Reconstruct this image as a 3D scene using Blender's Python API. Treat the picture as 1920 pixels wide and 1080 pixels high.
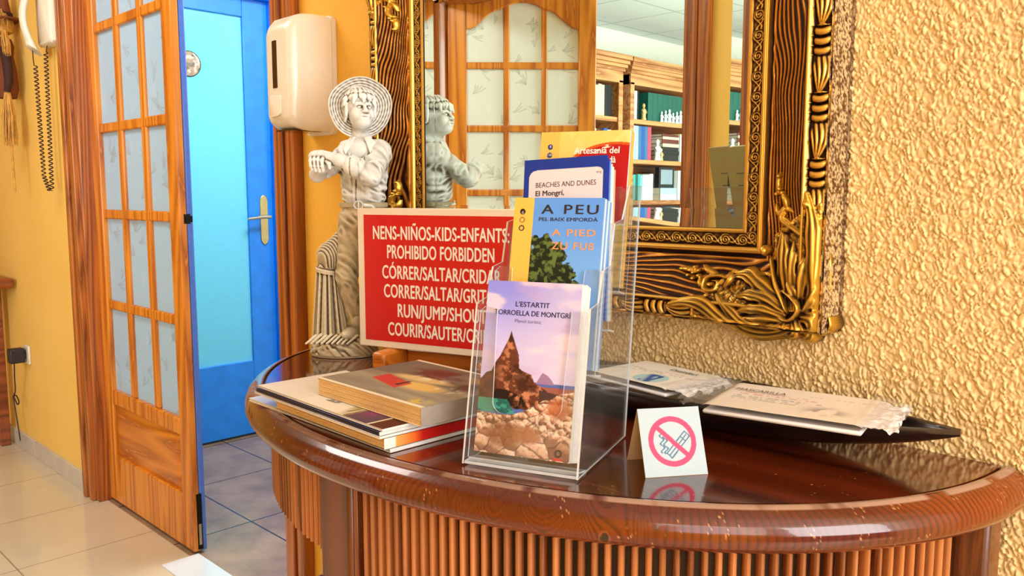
import bpy, bmesh, math, random
import numpy as np
from mathutils import Matrix, Vector

for _o in list(bpy.data.objects):
    bpy.data.objects.remove(_o, do_unlink=True)
SC = bpy.context.scene
COL = SC.collection
rad = math.radians

# ------------------------------------------------------------------ camera, world, lights, exposure
def link(o):
    COL.objects.link(o)
    return o

cam_d = bpy.data.cameras.new('camera')
cam = link(bpy.data.objects.new('camera', cam_d))
cam_d.sensor_width = 36.0
cam_d.lens = 36.0 * 1555.0 / 1920.0
cam_d.clip_start = 0.02
cam.location = (0.0, -1.085, 1.16)
cam.rotation_euler = (rad(90 - 6.42), 0.0, rad(44.4))
SC.camera = cam

SC.view_settings.view_transform = 'Standard'
SC.view_settings.look = 'None'
SC.view_settings.gamma = 1.0
SC.view_settings.exposure = -0.18
SC.view_settings.use_curve_mapping = False

W = bpy.data.worlds.new('world')
SC.world = W
W.use_nodes = True
_wn = W.node_tree.nodes
_bg = _wn['Background']
_sky = _wn.new('ShaderNodeTexSky')
_sky.sky_type = 'HOSEK_WILKIE'
_sky.turbidity = 3.0
W.node_tree.links.new(_sky.outputs[0], _bg.inputs[0])
_bg.inputs[1].default_value = 0.6

def area(name, loc, target, sx, sy, power, color=(1, 1, 1), spread=180):
    d = bpy.data.lights.new(name, 'AREA')
    d.shape = 'RECTANGLE'
    d.size, d.size_y = sx, sy
    d.energy = power
    d.color = color
    d.spread = rad(spread)
    o = link(bpy.data.objects.new(name, d))
    o.location = loc
    v = Vector(target) - Vector(loc)
    o.rotation_euler = v.to_track_quat('-Z', 'Y').to_euler()
    return o

# daylight through the window behind the camera and the entrance at the right end of the corridor
area('window_daylight', (0.95, -1.70, 1.70), (-0.5, 0.0, 1.1), 1.1, 1.2, 17, (1.0, 0.985, 0.96))
area('entrance_daylight', (2.1, -0.75, 1.55), (-1.0, -0.35, 1.1), 1.3, 1.9, 86, (1.0, 0.98, 0.95))
# unseen fill added at the corridor ceiling; lamp of the lavatory hall, library windows
area('corridor_fill', (-2.6, -0.85, 2.46), (-2.6, -0.85, 0), 1.2, 0.6, 26, (1.0, 0.96, 0.90))
area('hall_lamp', (-2.5, 0.75, 2.44), (-2.9, 0.7, 0), 1.0, 0.5, 42, (0.86, 0.95, 1.0))
area('library_window', (-1.2, -3.9, 1.6), (-3.9, -4.2, 1.4), 2.2, 1.6, 190, (0.84, 0.95, 1.0))

# ------------------------------------------------------------------ helpers
def lin(c):
    r = []
    for v in c[:3]:
        v = v / 255.0
        r.append(v / 12.92 if v <= 0.04045 else ((v + 0.055) / 1.055) ** 2.4)
    return tuple(r)

def L4(*c):
    return lin(c) + (1.0,)

class MB:
    """Collects vertices and faces and links them as ONE mesh object."""
    def __init__(self):
        self.v = []; self.f = []; self.m = []; self.cur = 0
    def add(self, verts, faces, mat=None):
        n = len(self.v)
        self.v.extend([tuple(p) for p in verts])
        self.f.extend([tuple(i + n for i in q) for q in faces])
        self.m.extend([self.cur if mat is None else mat] * len(faces))
        return self
    def box(self, x0, x1, y0, y1, z0, z1, M=None, mat=None):
        vs = [Vector((x, y, z)) for x in (x0, x1) for y in (y0, y1) for z in (z0, z1)]
        if M is not None:
            vs = [M @ p for p in vs]
        fs = [(0, 1, 3, 2), (4, 6, 7, 5), (0, 4, 5, 1), (2, 3, 7, 6), (0, 2, 6, 4), (1, 5, 7, 3)]
        return self.add(vs, fs, mat)
    def prism(self, poly, z0, z1, M=None, mat=None):
        n = len(poly)
        vs = [Vector((x, y, z0)) for x, y in poly] + [Vector((x, y, z1)) for x, y in poly]
        if M is not None:
            vs = [M @ p for p in vs]
        fs = [tuple(range(n))[::-1], tuple(range(n, 2 * n))]
        fs += [(i, (i + 1) % n, n + (i + 1) % n, n + i) for i in range(n)]
        return self.add(vs, fs, mat)
    def tube(self, pts, r, n=8, mat=None, cap=True):
        pts = [Vector(p) for p in pts]
        rs = r if isinstance(r, (list, tuple)) else [r] * len(pts)
        k = len(pts)
        vs, fs = [], []
        t0 = (pts[1] - pts[0]).normalized()
        a = t0.orthogonal().normalized()
        for i, p in enumerate(pts):
            t = (pts[min(i + 1, k - 1)] - pts[max(i - 1, 0)])
            if t.length < 1e-9:
                t = t0
            t.normalize()
            a = (a - t * a.dot(t))
            if a.length < 1e-6:
                a = t.orthogonal()
            a.normalize()
            b = t.cross(a)
            for j in range(n):
                w = 2 * math.pi * j / n
                vs.append(p + (a * math.cos(w) + b * math.sin(w)) * rs[i])
        for i in range(k - 1):
            for j in range(n):
                fs.append((i * n + j, i * n + (j + 1) % n, (i + 1) * n + (j + 1) % n, (i + 1) * n + j))
        if cap:
            fs.append(tuple(range(n))[::-1]); fs.append(tuple((k - 1) * n + j for j in range(n)))
        return self.add(vs, fs, mat)
    def lathe(self, prof, n=32, M=None, mat=None):
        vs, fs = [], []
        for (r, z) in prof:
            for j in range(n):
                w = 2 * math.pi * j / n
                vs.append(Vector((r * math.cos(w), r * math.sin(w), z)))
        if M is not None:
            vs = [M @ p for p in vs]
        for i in range(len(prof) - 1):
            for j in range(n):
                fs.append((i * n + j, i * n + (j + 1) % n, (i + 1) * n + (j + 1) % n, (i + 1) * n + j))
        fs.append(tuple(range(n))[::-1]); fs.append(tuple((len(prof) - 1) * n + j for j in range(n)))
        return self.add(vs, fs, mat)
    def loft(self, rings, close=True, cap=True, mat=None):
        n = len(rings[0]); vs = [p for r in rings for p in r]; fs = []
        for i in range(len(rings) - 1):
            for j in range(n if close else n - 1):
                fs.append((i * n + j, i * n + (j + 1) % n, (i + 1) * n + (j + 1) % n, (i + 1) * n + j))
        if cap and close:
            fs.append(tuple(range(n))[::-1]); fs.append(tuple((len(rings) - 1) * n + j for j in range(n)))
        return self.add(vs, fs, mat)
    def build(self, name, mats, parent=None, smooth=False, bevel=0, seg=2, angle=40):
        me = bpy.data.meshes.new(name)
        me.from_pydata(self.v, [], self.f)
        for m in (mats if isinstance(mats, (list, tuple)) else [mats]):
            me.materials.append(m)
        if any(self.m):
            me.polygons.foreach_set('material_index', self.m)
        bm = bmesh.new(); bm.from_mesh(me)
        bmesh.ops.recalc_face_normals(bm, faces=bm.faces)
        bm.to_mesh(me); bm.free()
        o = link(bpy.data.objects.new(name, me))
        if bevel:
            b = o.modifiers.new('bevel', 'BEVEL')
            b.width = bevel; b.segments = seg; b.limit_method = 'ANGLE'; b.angle_limit = rad(angle)
        if smooth or bevel:
            shade(o, angle)
        if parent:
            o.parent = parent
        return o

def shade(o, angle=40):
    me = o.data
    me.polygons.foreach_set('use_smooth', [True] * len(me.polygons))
    try:
        me.set_sharp_from_angle(angle=rad(angle))
    except Exception:
        pass

def np_mesh(name, V, F, mats, parent=None, col=None, smooth=True, mi=None):
    """Fast mesh from numpy arrays (F = quads)."""
    V = np.asarray(V, dtype=np.float32); F = np.asarray(F, dtype=np.int32)
    me = bpy.data.meshes.new(name)
    k = F.shape[1]
    me.vertices.add(len(V)); me.vertices.foreach_set('co', V.ravel())
    me.loops.add(F.size); me.loops.foreach_set('vertex_index', F.ravel())
    me.polygons.add(len(F))
    me.polygons.foreach_set('loop_start', np.arange(0, F.size, k, dtype=np.int32))
    me.polygons.foreach_set('use_smooth', np.full(len(F), smooth))
    for m in (mats if isinstance(mats, (list, tuple)) else [mats]):
        me.materials.append(m)
    if mi is not None:
        me.polygons.foreach_set('material_index', np.asarray(mi, dtype=np.int32))
    if col is not None:
        a = me.color_attributes.new('Col', 'FLOAT_COLOR', 'POINT')
        c = np.ones((len(V), 4), dtype=np.float32); c[:, :3] = col
        a.data.foreach_set('color', c.ravel())
    me.update(calc_edges=True)
    me.validate()
    o = link(bpy.data.objects.new(name, me))
    if parent:
        o.parent = parent
    return o

def grid_faces(nu, nv):
    i = np.arange(nu * nv).reshape(nv, nu)
    return np.stack([i[:-1, :-1], i[:-1, 1:], i[1:, 1:], i[1:, :-1]], -1).reshape(-1, 4)

def tag(o, label=None, cat=None, group=None, kind=None):
    if label: o['label'] = label
    if cat: o['category'] = cat
    if group: o['group'] = group
    if kind: o['kind'] = kind
    return o

def thing(name, label, cat, loc=(0, 0, 0), rz=0.0, group=None):
    o = link(bpy.data.objects.new(name, None))
    o.empty_display_size = 0.05
    o.location = loc; o.rotation_euler = (0, 0, rz)
    return tag(o, label, cat, group)

def struct(o):
    o['kind'] = 'structure'
    return o

def copy_tree(o, parent=None):
    c = o.copy(); COL.objects.link(c)
    if parent: c.parent = parent
    for ch in list(o.children):
        copy_tree(ch, c)
    return c

# numpy noise
def _hash(ix, iy, seed):
    h = (ix.astype(np.int64) * 374761393 + iy.astype(np.int64) * 668265263 + seed * 1442695041) & 0x7fffffff
    h = ((h ^ (h >> 13)) * 1274126177) & 0x7fffffff
    return ((h ^ (h >> 16)) & 0xffff) / 65535.0
def vnoise(x, y, seed=0):
    x = np.asarray(x, float); y = np.asarray(y, float)
    ix = np.floor(x); iy = np.floor(y); fx = x - ix; fy = y - iy
    fx = fx * fx * (3 - 2 * fx); fy = fy * fy * (3 - 2 * fy)
    a = _hash(ix, iy, seed); b = _hash(ix + 1, iy, seed); c = _hash(ix, iy + 1, seed); d = _hash(ix + 1, iy + 1, seed)
    return a + (b - a) * fx + (c - a) * fy + (a - b - c + d) * fx * fy
def fbm(x, y, seed=0, o=4):
    s = 0; a = 0.5; t = 0
    for k in range(o):
        s = s + a * vnoise(x * 2 ** k + 13.7 * k, y * 2 ** k + 7.1 * k, seed + k); t += a; a *= 0.5
    return s / t
def cells(a, b, f, seed):
    """worley: distance to nearest and second nearest feature, cell id, vertical offset from the feature"""
    x, y = a * f, b * f; ix, iy = np.floor(x), np.floor(y)
    d1 = np.full(a.shape, 9.0); d2 = np.full(a.shape, 9.0); cid = np.zeros(a.shape); vy = np.zeros(a.shape)
    for dx in (-1, 0, 1):
        for dy in (-1, 0, 1):
            cx, cy = ix + dx, iy + dy
            px_, py_ = cx + _hash(cx, cy, seed), cy + _hash(cx, cy, seed + 5)
            d = np.hypot(x - px_, y - py_); m = d < d1
            d2 = np.where(m, d1, np.minimum(d2, d)); cid = np.where(m, _hash(cx, cy, seed + 9), cid); vy = np.where(m, y - py_ + .5 * (x - px_), vy); d1 = np.where(m, d, d1)
    return d1, d2, cid, vy
def sstep(a, b, x):
    t = np.clip((x - a) / (b - a), 0, 1)
    return t * t * (3 - 2 * t)
def mixc(c, d, t):
    t = np.asarray(t)[..., None]
    return c * (1 - t) + np.asarray(d) * t

# ------------------------------------------------------------------ materials
def new_mat(name):
    m = bpy.data.materials.new(name); m.use_nodes = True
    nt = m.node_tree
    return m, nt, nt.nodes['Principled BSDF']

def N(nt, kind, **kw):
    n = nt.nodes.new(kind)
    for k, v in kw.items():
        if k in n.inputs.keys() if hasattr(n.inputs, 'keys') else False:
            n.inputs[k].default_value = v
        else:
            setattr(n, k, v)
    return n

def ramp(nt, fac, stops):
    r = nt.nodes.new('ShaderNodeValToRGB')
    e = r.color_ramp.elements
    e[0].position, e[0].color = stops[0][0], stops[0][1]
    e[1].position, e[1].color = stops[-1][0], stops[-1][1]
    for p, c in stops[1:-1]:
        q = e.new(p); q.color = c
    nt.links.new(fac, r.inputs[0])
    return r.outputs[0]

def coords(nt, scale=(1, 1, 1), kind='Object', rot=(0, 0, 0), loc=(0, 0, 0)):
    t = nt.nodes.new('ShaderNodeTexCoord'); mp = nt.nodes.new('ShaderNodeMapping')
    mp.inputs['Scale'].default_value = scale; mp.inputs['Rotation'].default_value = rot
    mp.inputs['Location'].default_value = loc
    nt.links.new(t.outputs[kind], mp.inputs[0])
    return mp.outputs[0]

def noise(nt, vec, scale=5, detail=4, rough=0.55, dist=0.0):
    n = nt.nodes.new('ShaderNodeTexNoise')
    n.inputs['Scale'].default_value = scale; n.inputs['Detail'].default_value = detail
    n.inputs['Roughness'].default_value = rough; n.inputs['Distortion'].default_value = dist
    if vec is not None: nt.links.new(vec, n.inputs['Vector'])
    return n.outputs['Fac']

def bump(nt, bs, h, strength=0.3, dist=0.002):
    b = nt.nodes.new('ShaderNodeBump')
    b.inputs['Strength'].default_value = strength; b.inputs['Distance'].default_value = dist
    nt.links.new(h, b.inputs['Height']); nt.links.new(b.outputs[0], bs.inputs['Normal'])
    return b

def plain(name, c, rough=0.5, metal=0.0, coat=0.0, var=0.06, bumps=0.0, scale=60, spec=0.5):
    m, nt, bs = new_mat(name)
    v = coords(nt)
    f = noise(nt, v, scale, 3)
    a = tuple(max(0, x * (1 - var)) for x in c[:3]) + (1,)
    b = tuple(min(1, x * (1 + var)) for x in c[:3]) + (1,)
    nt.links.new(ramp(nt, f, [(0.3, a), (0.7, b)]), bs.inputs['Base Color'])
    bs.inputs['Roughness'].default_value = rough; bs.inputs['Metallic'].default_value = metal
    bs.inputs['Coat Weight'].default_value = coat; bs.inputs['Coat Roughness'].default_value = 0.08
    bs.inputs['Specular IOR Level'].default_value = spec
    if bumps: bump(nt, bs, f, bumps, 0.001)
    return m

def wood(name, dark, light, axis='z', rough=0.35, coat=0.3, freq=18.0, stretch=0.06, dist=2.2, bumps=0.12, loc=(0, 0, 0), contrast=(0.25, 0.75), fleck=None):
    m, nt, bs = new_mat(name)
    sc = {'x': (stretch, 1, 1), 'y': (1, stretch, 1), 'z': (1, 1, stretch)}[axis]
    v = coords(nt, sc, loc=loc)
    n1 = noise(nt, v, 3.2, 3, 0.5, 0.3)
    # growth rings: a stretched noise field sliced into thin bands
    mu = nt.nodes.new('ShaderNodeMath'); mu.operation = 'MULTIPLY'; mu.inputs[1].default_value = freq * 2.4
    nt.links.new(n1, mu.inputs[0])
    si = nt.nodes.new('ShaderNodeMath'); si.operation = 'PINGPONG'; si.inputs[1].default_value = 1.0
    nt.links.new(mu.outputs[0], si.inputs[0])
    fine = noise(nt, v, 160, 2, 0.6)
    mx = nt.nodes.new('ShaderNodeMath'); mx.operation = 'MULTIPLY_ADD'
    nt.links.new(si.outputs[0], mx.inputs[0]); mx.inputs[1].default_value = 0.72
    f2 = nt.nodes.new('ShaderNodeMath'); f2.operation = 'MULTIPLY'; f2.inputs[1].default_value = 0.38
    nt.links.new(fine, f2.inputs[0]); nt.links.new(f2.outputs[0], mx.inputs[2])
    mid = tuple((a + b) / 2 for a, b in zip(dark, light)) + (1,)
    c = ramp(nt, mx.outputs[0], [(contrast[0], tuple(light) + (1,)), (0.62, mid), (contrast[1] + 0.12, tuple(dark) + (1,)), (0.95, tuple(light) + (1,))])
    if fleck is not None:
        fn = noise(nt, coords(nt, (1, 1, 1)), 220, 2, 0.5)
        msk = ramp(nt, fn, [(0.74, (0, 0, 0, 1)), (0.76, (1, 1, 1, 1))])
        mixn = nt.nodes.new('ShaderNodeMixRGB')
        nt.links.new(msk, mixn.inputs[0]); nt.links.new(c, mixn.inputs[1]); mixn.inputs[2].default_value = tuple(fleck) + (1,)
        c = mixn.outputs[0]
    nt.links.new(c, bs.inputs['Base Color'])
    bs.inputs['Roughness'].default_value = rough
    bs.inputs['Coat Weight'].default_value = coat; bs.inputs['Coat Roughness'].default_value = 0.1
    if bumps: bump(nt, bs, mx.outputs[0], bumps, 0.0008)
    return m

def col_mat(name, rough=0.45, coat=0.0, metal=0.0, bumps=0.0):
    """Printed or coloured surface: colour comes from the mesh's own colour attribute."""
    m, nt, bs = new_mat(name)
    a = nt.nodes.new('ShaderNodeVertexColor'); a.layer_name = 'Col'
    nt.links.new(a.outputs[0], bs.inputs['Base Color'])
    bs.inputs['Roughness'].default_value = rough; bs.inputs['Coat Weight'].default_value = coat
    bs.inputs['Metallic'].default_value = metal
    if bumps: bump(nt, bs, noise(nt, coords(nt), 400, 2), bumps, 0.0005)
    return m

def stucco(name, c1, c2, amp, scale=75.0, strength=1.0, geo=False):
    m, nt, bs = new_mat(name)
    v = coords(nt, (1.25, 1.0, 0.72), rot=(0, rad(14), 0))
    n = noise(nt, v, scale, 3, 0.5, 0.9)
    big = noise(nt, coords(nt), 2.0, 3)
    h = ramp(nt, n, [(0.38, (0, 0, 0, 1)), (0.62, (1, 1, 1, 1))])
    nt.links.new(ramp(nt, big, [(0.3, tuple(c1) + (1,)), (0.7, tuple(c2) + (1,))]), bs.inputs['Base Color'])
    bs.inputs['Roughness'].default_value = 0.6
    bs.inputs['Specular IOR Level'].default_value = 0.25
    if geo:
        d = nt.nodes.new('ShaderNodeDisplacement')
        d.inputs['Scale'].default_value = amp; d.inputs['Midlevel'].default_value = 0.0
        nt.links.new(h, d.inputs['Height'])
        nt.links.new(d.outputs[0], nt.nodes['Material Output'].inputs['Displacement'])
        m.displacement_method = 'BOTH'
    else:
        bump(nt, bs, h, strength, amp)
    return m

def tiles(name, c1, c2, grout, x0, sx, y0, sy, gw=0.004, rough=0.15, coat=0.2, nscale=3.0):
    m, nt, bs = new_mat(name)
    tc = nt.nodes.new('ShaderNodeTexCoord'); sp = nt.nodes.new('ShaderNodeSeparateXYZ')
    nt.links.new(tc.outputs['Object'], sp.inputs[0])
    def line(out, o0, s):
        a = nt.nodes.new('ShaderNodeMath'); a.operation = 'SUBTRACT'; a.inputs[1].default_value = o0 - s / 2
        nt.links.new(out, a.inputs[0])
        b = nt.nodes.new('ShaderNodeMath'); b.operation = 'FLOORED_MODULO'; b.inputs[1].default_value = s
        nt.links.new(a.outputs[0], b.inputs[0])
        c = nt.nodes.new('ShaderNodeMath'); c.operation = 'SUBTRACT'; c.inputs[1].default_value = s / 2
        nt.links.new(b.outputs[0], c.inputs[0])
        d = nt.nodes.new('ShaderNodeMath'); d.operation = 'ABSOLUTE'; nt.links.new(c.outputs[0], d.inputs[0])
        e = nt.nodes.new('ShaderNodeMath'); e.operation = 'LESS_THAN'; e.inputs[1].default_value = gw / 2
        nt.links.new(d.outputs[0], e.inputs[0])
        return e.outputs[0]
    lx = line(sp.outputs[0], x0, sx); ly = line(sp.outputs[1], y0, sy)
    mx = nt.nodes.new('ShaderNodeMath'); mx.operation = 'MAXIMUM'
    nt.links.new(lx, mx.inputs[0]); nt.links.new(ly, mx.inputs[1])
    n = noise(nt, coords(nt), nscale, 5, 0.6)
    base = ramp(nt, n, [(0.3, tuple(c1) + (1,)), (0.7, tuple(c2) + (1,))])
    mixn = nt.nodes.new('ShaderNodeMixRGB')
    nt.links.new(mx.outputs[0], mixn.inputs[0]); nt.links.new(base, mixn.inputs[1]); mixn.inputs[2].default_value = tuple(grout) + (1,)
    nt.links.new(mixn.outputs[0], bs.inputs['Base Color'])
    bs.inputs['Roughness'].default_value = rough; bs.inputs['Coat Weight'].default_value = coat
    inv = nt.nodes.new('ShaderNodeMath'); inv.operation = 'SUBTRACT'; inv.inputs[0].default_value = 1.0
    nt.links.new(mx.outputs[0], inv.inputs[1])
    bump(nt, bs, inv.outputs[0], 0.4, 0.002)
    return m

def acrylic(name, tint=(1, 1, 1), rough=0.0, haze=0.04):
    """thin clear plastic sheet: mostly see-through, mirror-like at grazing angles"""
    m, nt, bs = new_mat(name)
    out = nt.nodes['Material Output']
    tr = nt.nodes.new('ShaderNodeBsdfTransparent'); tr.inputs[0].default_value = tuple(tint) + (1,)
    gl = nt.nodes.new('ShaderNodeBsdfGlossy'); gl.inputs['Roughness'].default_value = rough
    df = nt.nodes.new('ShaderNodeBsdfDiffuse'); df.inputs[0].default_value = (.85, .88, .9, 1)
    lw = nt.nodes.new('ShaderNodeLayerWeight'); lw.inputs[0].default_value = 0.5
    pw = nt.nodes.new('ShaderNodeMath'); pw.operation = 'POWER'; pw.inputs[1].default_value = 4.0
    fr = nt.nodes.new('ShaderNodeMath'); fr.operation = 'MULTIPLY_ADD'; fr.inputs[1].default_value = 0.55; fr.inputs[2].default_value = 0.035
    nt.links.new(lw.outputs['Facing'], pw.inputs[0]); nt.links.new(pw.outputs[0], fr.inputs[0])
    m1 = nt.nodes.new('ShaderNodeMixShader'); m2 = nt.nodes.new('ShaderNodeMixShader')
    hz = nt.nodes.new('ShaderNodeMath'); hz.operation = 'MULTIPLY'; hz.inputs[1].default_value = haze * 2
    nt.links.new(noise(nt, coords(nt), 25, 3), hz.inputs[0]); nt.links.new(hz.outputs[0], m1.inputs[0])
    nt.links.new(tr.outputs[0], m1.inputs[1]); nt.links.new(df.outputs[0], m1.inputs[2])
    nt.links.new(fr.outputs[0], m2.inputs[0]); nt.links.new(m1.outputs[0], m2.inputs[1]); nt.links.new(gl.outputs[0], m2.inputs[2])
    nt.links.new(m2.outputs[0], out.inputs[0])
    return m
# ------------------------------------------------------------------ shared materials
M = {}
M['orange_wood'] = wood('orange_pine', lin((170, 84, 10)), lin((222, 136, 38)), 'z', 0.32, 0.35, 16, 0.07)
M['orange_wood_x'] = wood('orange_pine_rail', lin((164, 80, 10)), lin((216, 128, 36)), 'x', 0.32, 0.35, 16, 0.07)
M['casing_wood'] = wood('casing_pine', lin((116, 54, 16)), lin((186, 106, 42)), 'z', 0.35, 0.3, 20, 0.06)
M['blue_paint'] = plain('blue_paint', lin((72, 116, 222)), 0.35, 0, 0.2)
M['wc_blue'] = plain('bright_blue_paint', lin((24, 136, 246)), 0.35, 0, 0.2, 0.10, 0.05, 14)
M['wc_glass'] = plain('frosted_blue_glass', lin((104, 212, 250)), 0.28, 0, 0.3, 0.02)
M['brass'] = plain('worn_brass', lin((222, 205, 150)), 0.25, 1.0)
M['dark_steel'] = plain('dark_steel', lin((40, 38, 36)), 0.4, 0.9)
M['steel'] = plain('chrome', lin((190, 185, 175)), 0.2, 1.0)
M['white_paint'] = plain('white_ceiling_paint', lin((236, 238, 232)), 0.7)
M['cream_paint'] = plain('cream_wall_paint', lin((238, 230, 210)), 0.7)
M['yellow_wall'] = stucco('yellow_wall', lin((238, 190, 94)), lin((242, 198, 104)), 0.0010, 60, 0.30)
M['yellow_bounce'] = stucco('yellow_wall_bounce', lin((238, 180, 66)), lin((242, 188, 76)), 0.0010, 60, 0.35)  # same wall made yellower, bounced light put into the colour
M['stucco'] = plain('stucco_render', lin((232, 204, 150)), 0.62, 0, 0, 0.03, 0, 3, 0.2)
M['skirting'] = plain('grey_tile_skirting', lin((196, 186, 172)), 0.25, 0, 0.2, 0.06, 0, 9)
M['floor'] = tiles('cream_floor_tile', lin((200, 186, 158)), lin((212, 198, 170)), lin((150, 134, 108)), -3.268, 0.443, -0.399, 0.443, 0.004, 0.13, 0.25)
M['hall_floor'] = tiles('grey_stone_tile', lin((128, 102, 82)), lin((172, 142, 112)), lin((46, 40, 38)), -3.138, 0.478, 0.300, 0.385, 0.006, 0.22, 0.15, 6)
M['spill_pale'] = plain('white_light_spill', lin((214, 222, 228)), 0.1, 0, 0.3, 0.04, 0, 7)
M['dark_wood'] = wood('dark_shelf_wood', lin((96, 40, 14)), lin((150, 76, 34)), 'y', 0.4, 0.2, 14, 0.06)
M['shelf_wood'] = wood('bookcase_pine', lin((160, 92, 48)), lin((214, 150, 92)), 'y', 0.4, 0.2, 14, 0.06)

# ------------------------------------------------------------------ floors, ceilings, walls
def slab(name, x0, x1, y0, y1, z0, z1, mat):
    return struct(MB().box(x0, x1, y0, y1, z0, z1).build(name, mat))

slab('floor', -5.3, 2.5, -6.6, 0.02, -0.08, 0.0, M['floor'])
slab('floor_hall', -3.9, -1.4, 0.02, 1.6, -0.08, 0.0, M['hall_floor'])
slab('threshold_light_slab', -2.53, -1.83, -0.075, 0.045, -0.02, 0.004, M['spill_pale'])  # threshold slab, its white standing in for light spilled on the floor
slab('ceiling', -5.3, 2.5, -1.9, 1.6, 2.5, 2.56, M['white_paint'])
_c = tiles('suspended_ceiling_tile', lin((226, 234, 230)), lin((232, 238, 234)), lin((190, 200, 196)), -3.0, 0.6, -3.2, 0.6, 0.018, 0.7, 0.0)
slab('ceiling_library', -4.4, 0.6, -6.6, -1.9, 2.52, 2.58, _c)

# mirror wall: smooth yellow parts left and above, coarse stucco relief on the right
wb = MB()
wb.box(-5.42, -3.28, 0.0, 0.12, 0, 2.5)
wb.box(-3.28, -1.83, 0.0, 0.12, 2.06, 2.5)
wb.box(-1.83, 2.5, 0.004, 0.12, 0, 2.5)
wb.box(-1.83, -0.95, 0.0, 0.004, 0, 2.5, mat=1)
struct(wb.build('wall_back', [M['yellow_wall'], M['yellow_bounce']]))

gx = np.arange(-0.95, 0.06, 0.00125); gz = np.arange(0.55, 1.62, 0.0015)
X, Z = np.meshgrid(gx, gz)
_wa = (fbm(X / 0.012, Z / 0.018, 5, 2) - .5); _wb = (fbm(X / 0.012 + 40, Z / 0.018, 9, 2) - .5)
_u = X / 0.0056 + 0.25 * Z / 0.0056 + 1.6 * _wa; _v = Z / 0.0088 + 1.6 * _wb
_d1, _d2, _cid, _vy = cells(_u, _v, 1.0, 3)
_e1, _e2, _eid, _vy = cells(_u * 1.9 + 5, _v * 1.7, 1.0, 8)
hgt = (0.35 + 0.65 * _cid) * np.sqrt(np.clip(1 - (_d1 / .80) ** 2, 0, 1)) * sstep(.0, .22, _d2 - _d1) + .45 * _eid * np.sqrt(np.clip(1 - (_e1 / .8) ** 2, 0, 1)) + .25 * vnoise(X / .0022, Z / .003, 6)
Y = -0.0050 * hgt + 0.0004
V = np.stack([X, Y, Z], -1).reshape(-1, 3)
struct(np_mesh('wall_back_stucco', V, grid_faces(len(gx), len(gz)), M['stucco']))
_w = MB()
_w.box(-0.95, 2.5, 0.0005, 0.004, 0, 0.56); _w.box(-0.95, 2.5, 0.0005, 0.004, 1.61, 2.5); _w.box(0.05, 2.5, 0.0005, 0.004, 0.56, 1.61)
struct(_w.build('wall_back_render', M['stucco']))

wf = MB()
wf.box(-5.3, -3.27, -1.89, -1.77, 0, 2.5); wf.box(-3.27, -1.77, -1.89, -1.77, 2.14, 2.5)
wf.box(-1.77, 0.40, -1.89, -1.77, 0, 2.5); wf.box(0.40, 1.50, -1.89, -1.77, 0, 1.1); wf.box(0.40, 1.50, -1.89, -1.77, 2.3, 2.5); wf.box(1.50, 2.5, -1.89, -1.77, 0, 2.5)
struct(wf.build('wall_front', M['yellow_wall']))
slab('wall_left', -5.42, -5.3, -1.9, 0.12, 0, 2.5, M['yellow_wall'])
we = MB(); we.box(2.5, 2.6, -1.9, -1.5, 0, 2.5); we.box(2.5, 2.6, -0.05, 0.12, 0, 2.5); we.box(2.5, 2.6, -1.5, -0.05, 2.4, 2.5)
struct(we.build('wall_right', M['yellow_wall']))
# library shell
slab('wall_library_left', -4.5, -4.36, -6.6, -1.9, 0, 2.52, M['cream_paint'])
slab('wall_library_far', -4.4, 0.6, -6.7, -6.6, 0, 2.52, M['cream_paint'])
slab('wall_library_right', 0.6, 0.7, -6.6, -1.9, 0, 2.52, M['cream_paint'])
# lavatory hall shell
wh = MB()
wh.box(-3.74, -3.62, 0.12, 0.20, 0, 2.5); wh.box(-3.74, -3.62, 1.0, 1.6, 0, 2.5); wh.box(-3.74, -3.62, 0.2, 1.0, 2.13, 2.5)
struct(wh.build('wall_hall_left', M['cream_paint']))
slab('wall_hall_far', -3.74, -1.4, 1.5, 1.6, 0, 2.5, M['cream_paint'])
slab('wall_hall_right', -1.5, -1.4, 0.12, 1.6, 0, 2.5, M['cream_paint'])
slab('wall_lavatory', -4.6, -4.5, 0.125, 1.6, 0, 2.5, M['white_paint'])
# skirting of grey tiles on the mirror wall, left of the door
sk = MB()
for i in range(5):
    a = -3.36 - 0.66 * i
    sk.box(max(a - 0.657, -5.29), a, -0.011, 0.001, 0, 0.075)
struct(sk.build('baseboard_back', M['skirting'], bevel=0.002))

# ------------------------------------------------------------------ door casings
def casing(name, x0, x1, top, yf, s, mat, depth=0.12, w=0.085):
    """stepped pine casing and lining round an opening; yf = wall face, s = -1 towards -y"""
    b = MB()
    for (side, xe) in ((-1, x0), (1, x1)):
        def bx(a, c, ya, yb, z1):
            xs = sorted((xe + side * a, xe + side * c)); ys = sorted((yf + s * ya, yf + s * yb))
            b.box(xs[0], xs[1], ys[0], ys[1], 0, z1)
        bx(-0.004, 0.030, -0.001, 0.026, top + .03); bx(0.030, 0.052, -0.001, 0.019, top + .052); bx(0.052, w, -0.001, 0.030, top + w)
        bx(-0.035, 0.0, -depth, 0.012, top)
        bx(-0.050, -0.035, -depth, -0.078, top)
    for (a, c, yb) in ((-0.004, 0.030, 0.026), (0.030, 0.052, 0.019), (0.052, w, 0.030)):
        ys = sorted((yf, yf + s * yb)); b.box(x0 - w, x1 + w, ys[0], ys[1], top + a, top + c)
    ys = sorted((yf - s * depth, yf + s * 0.012)); b.box(x0, x1, ys[0], ys[1], top - 0.035, top)
    return struct(b.build(name, mat, bevel=0.004))
casing('trim_1', -3.275, -1.845, 2.06, 0.0, -1, M['casing_wood'])
casing('trim_2', -3.27, -1.775, 2.14, -1.77, 1, M['casing_wood'])
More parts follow.
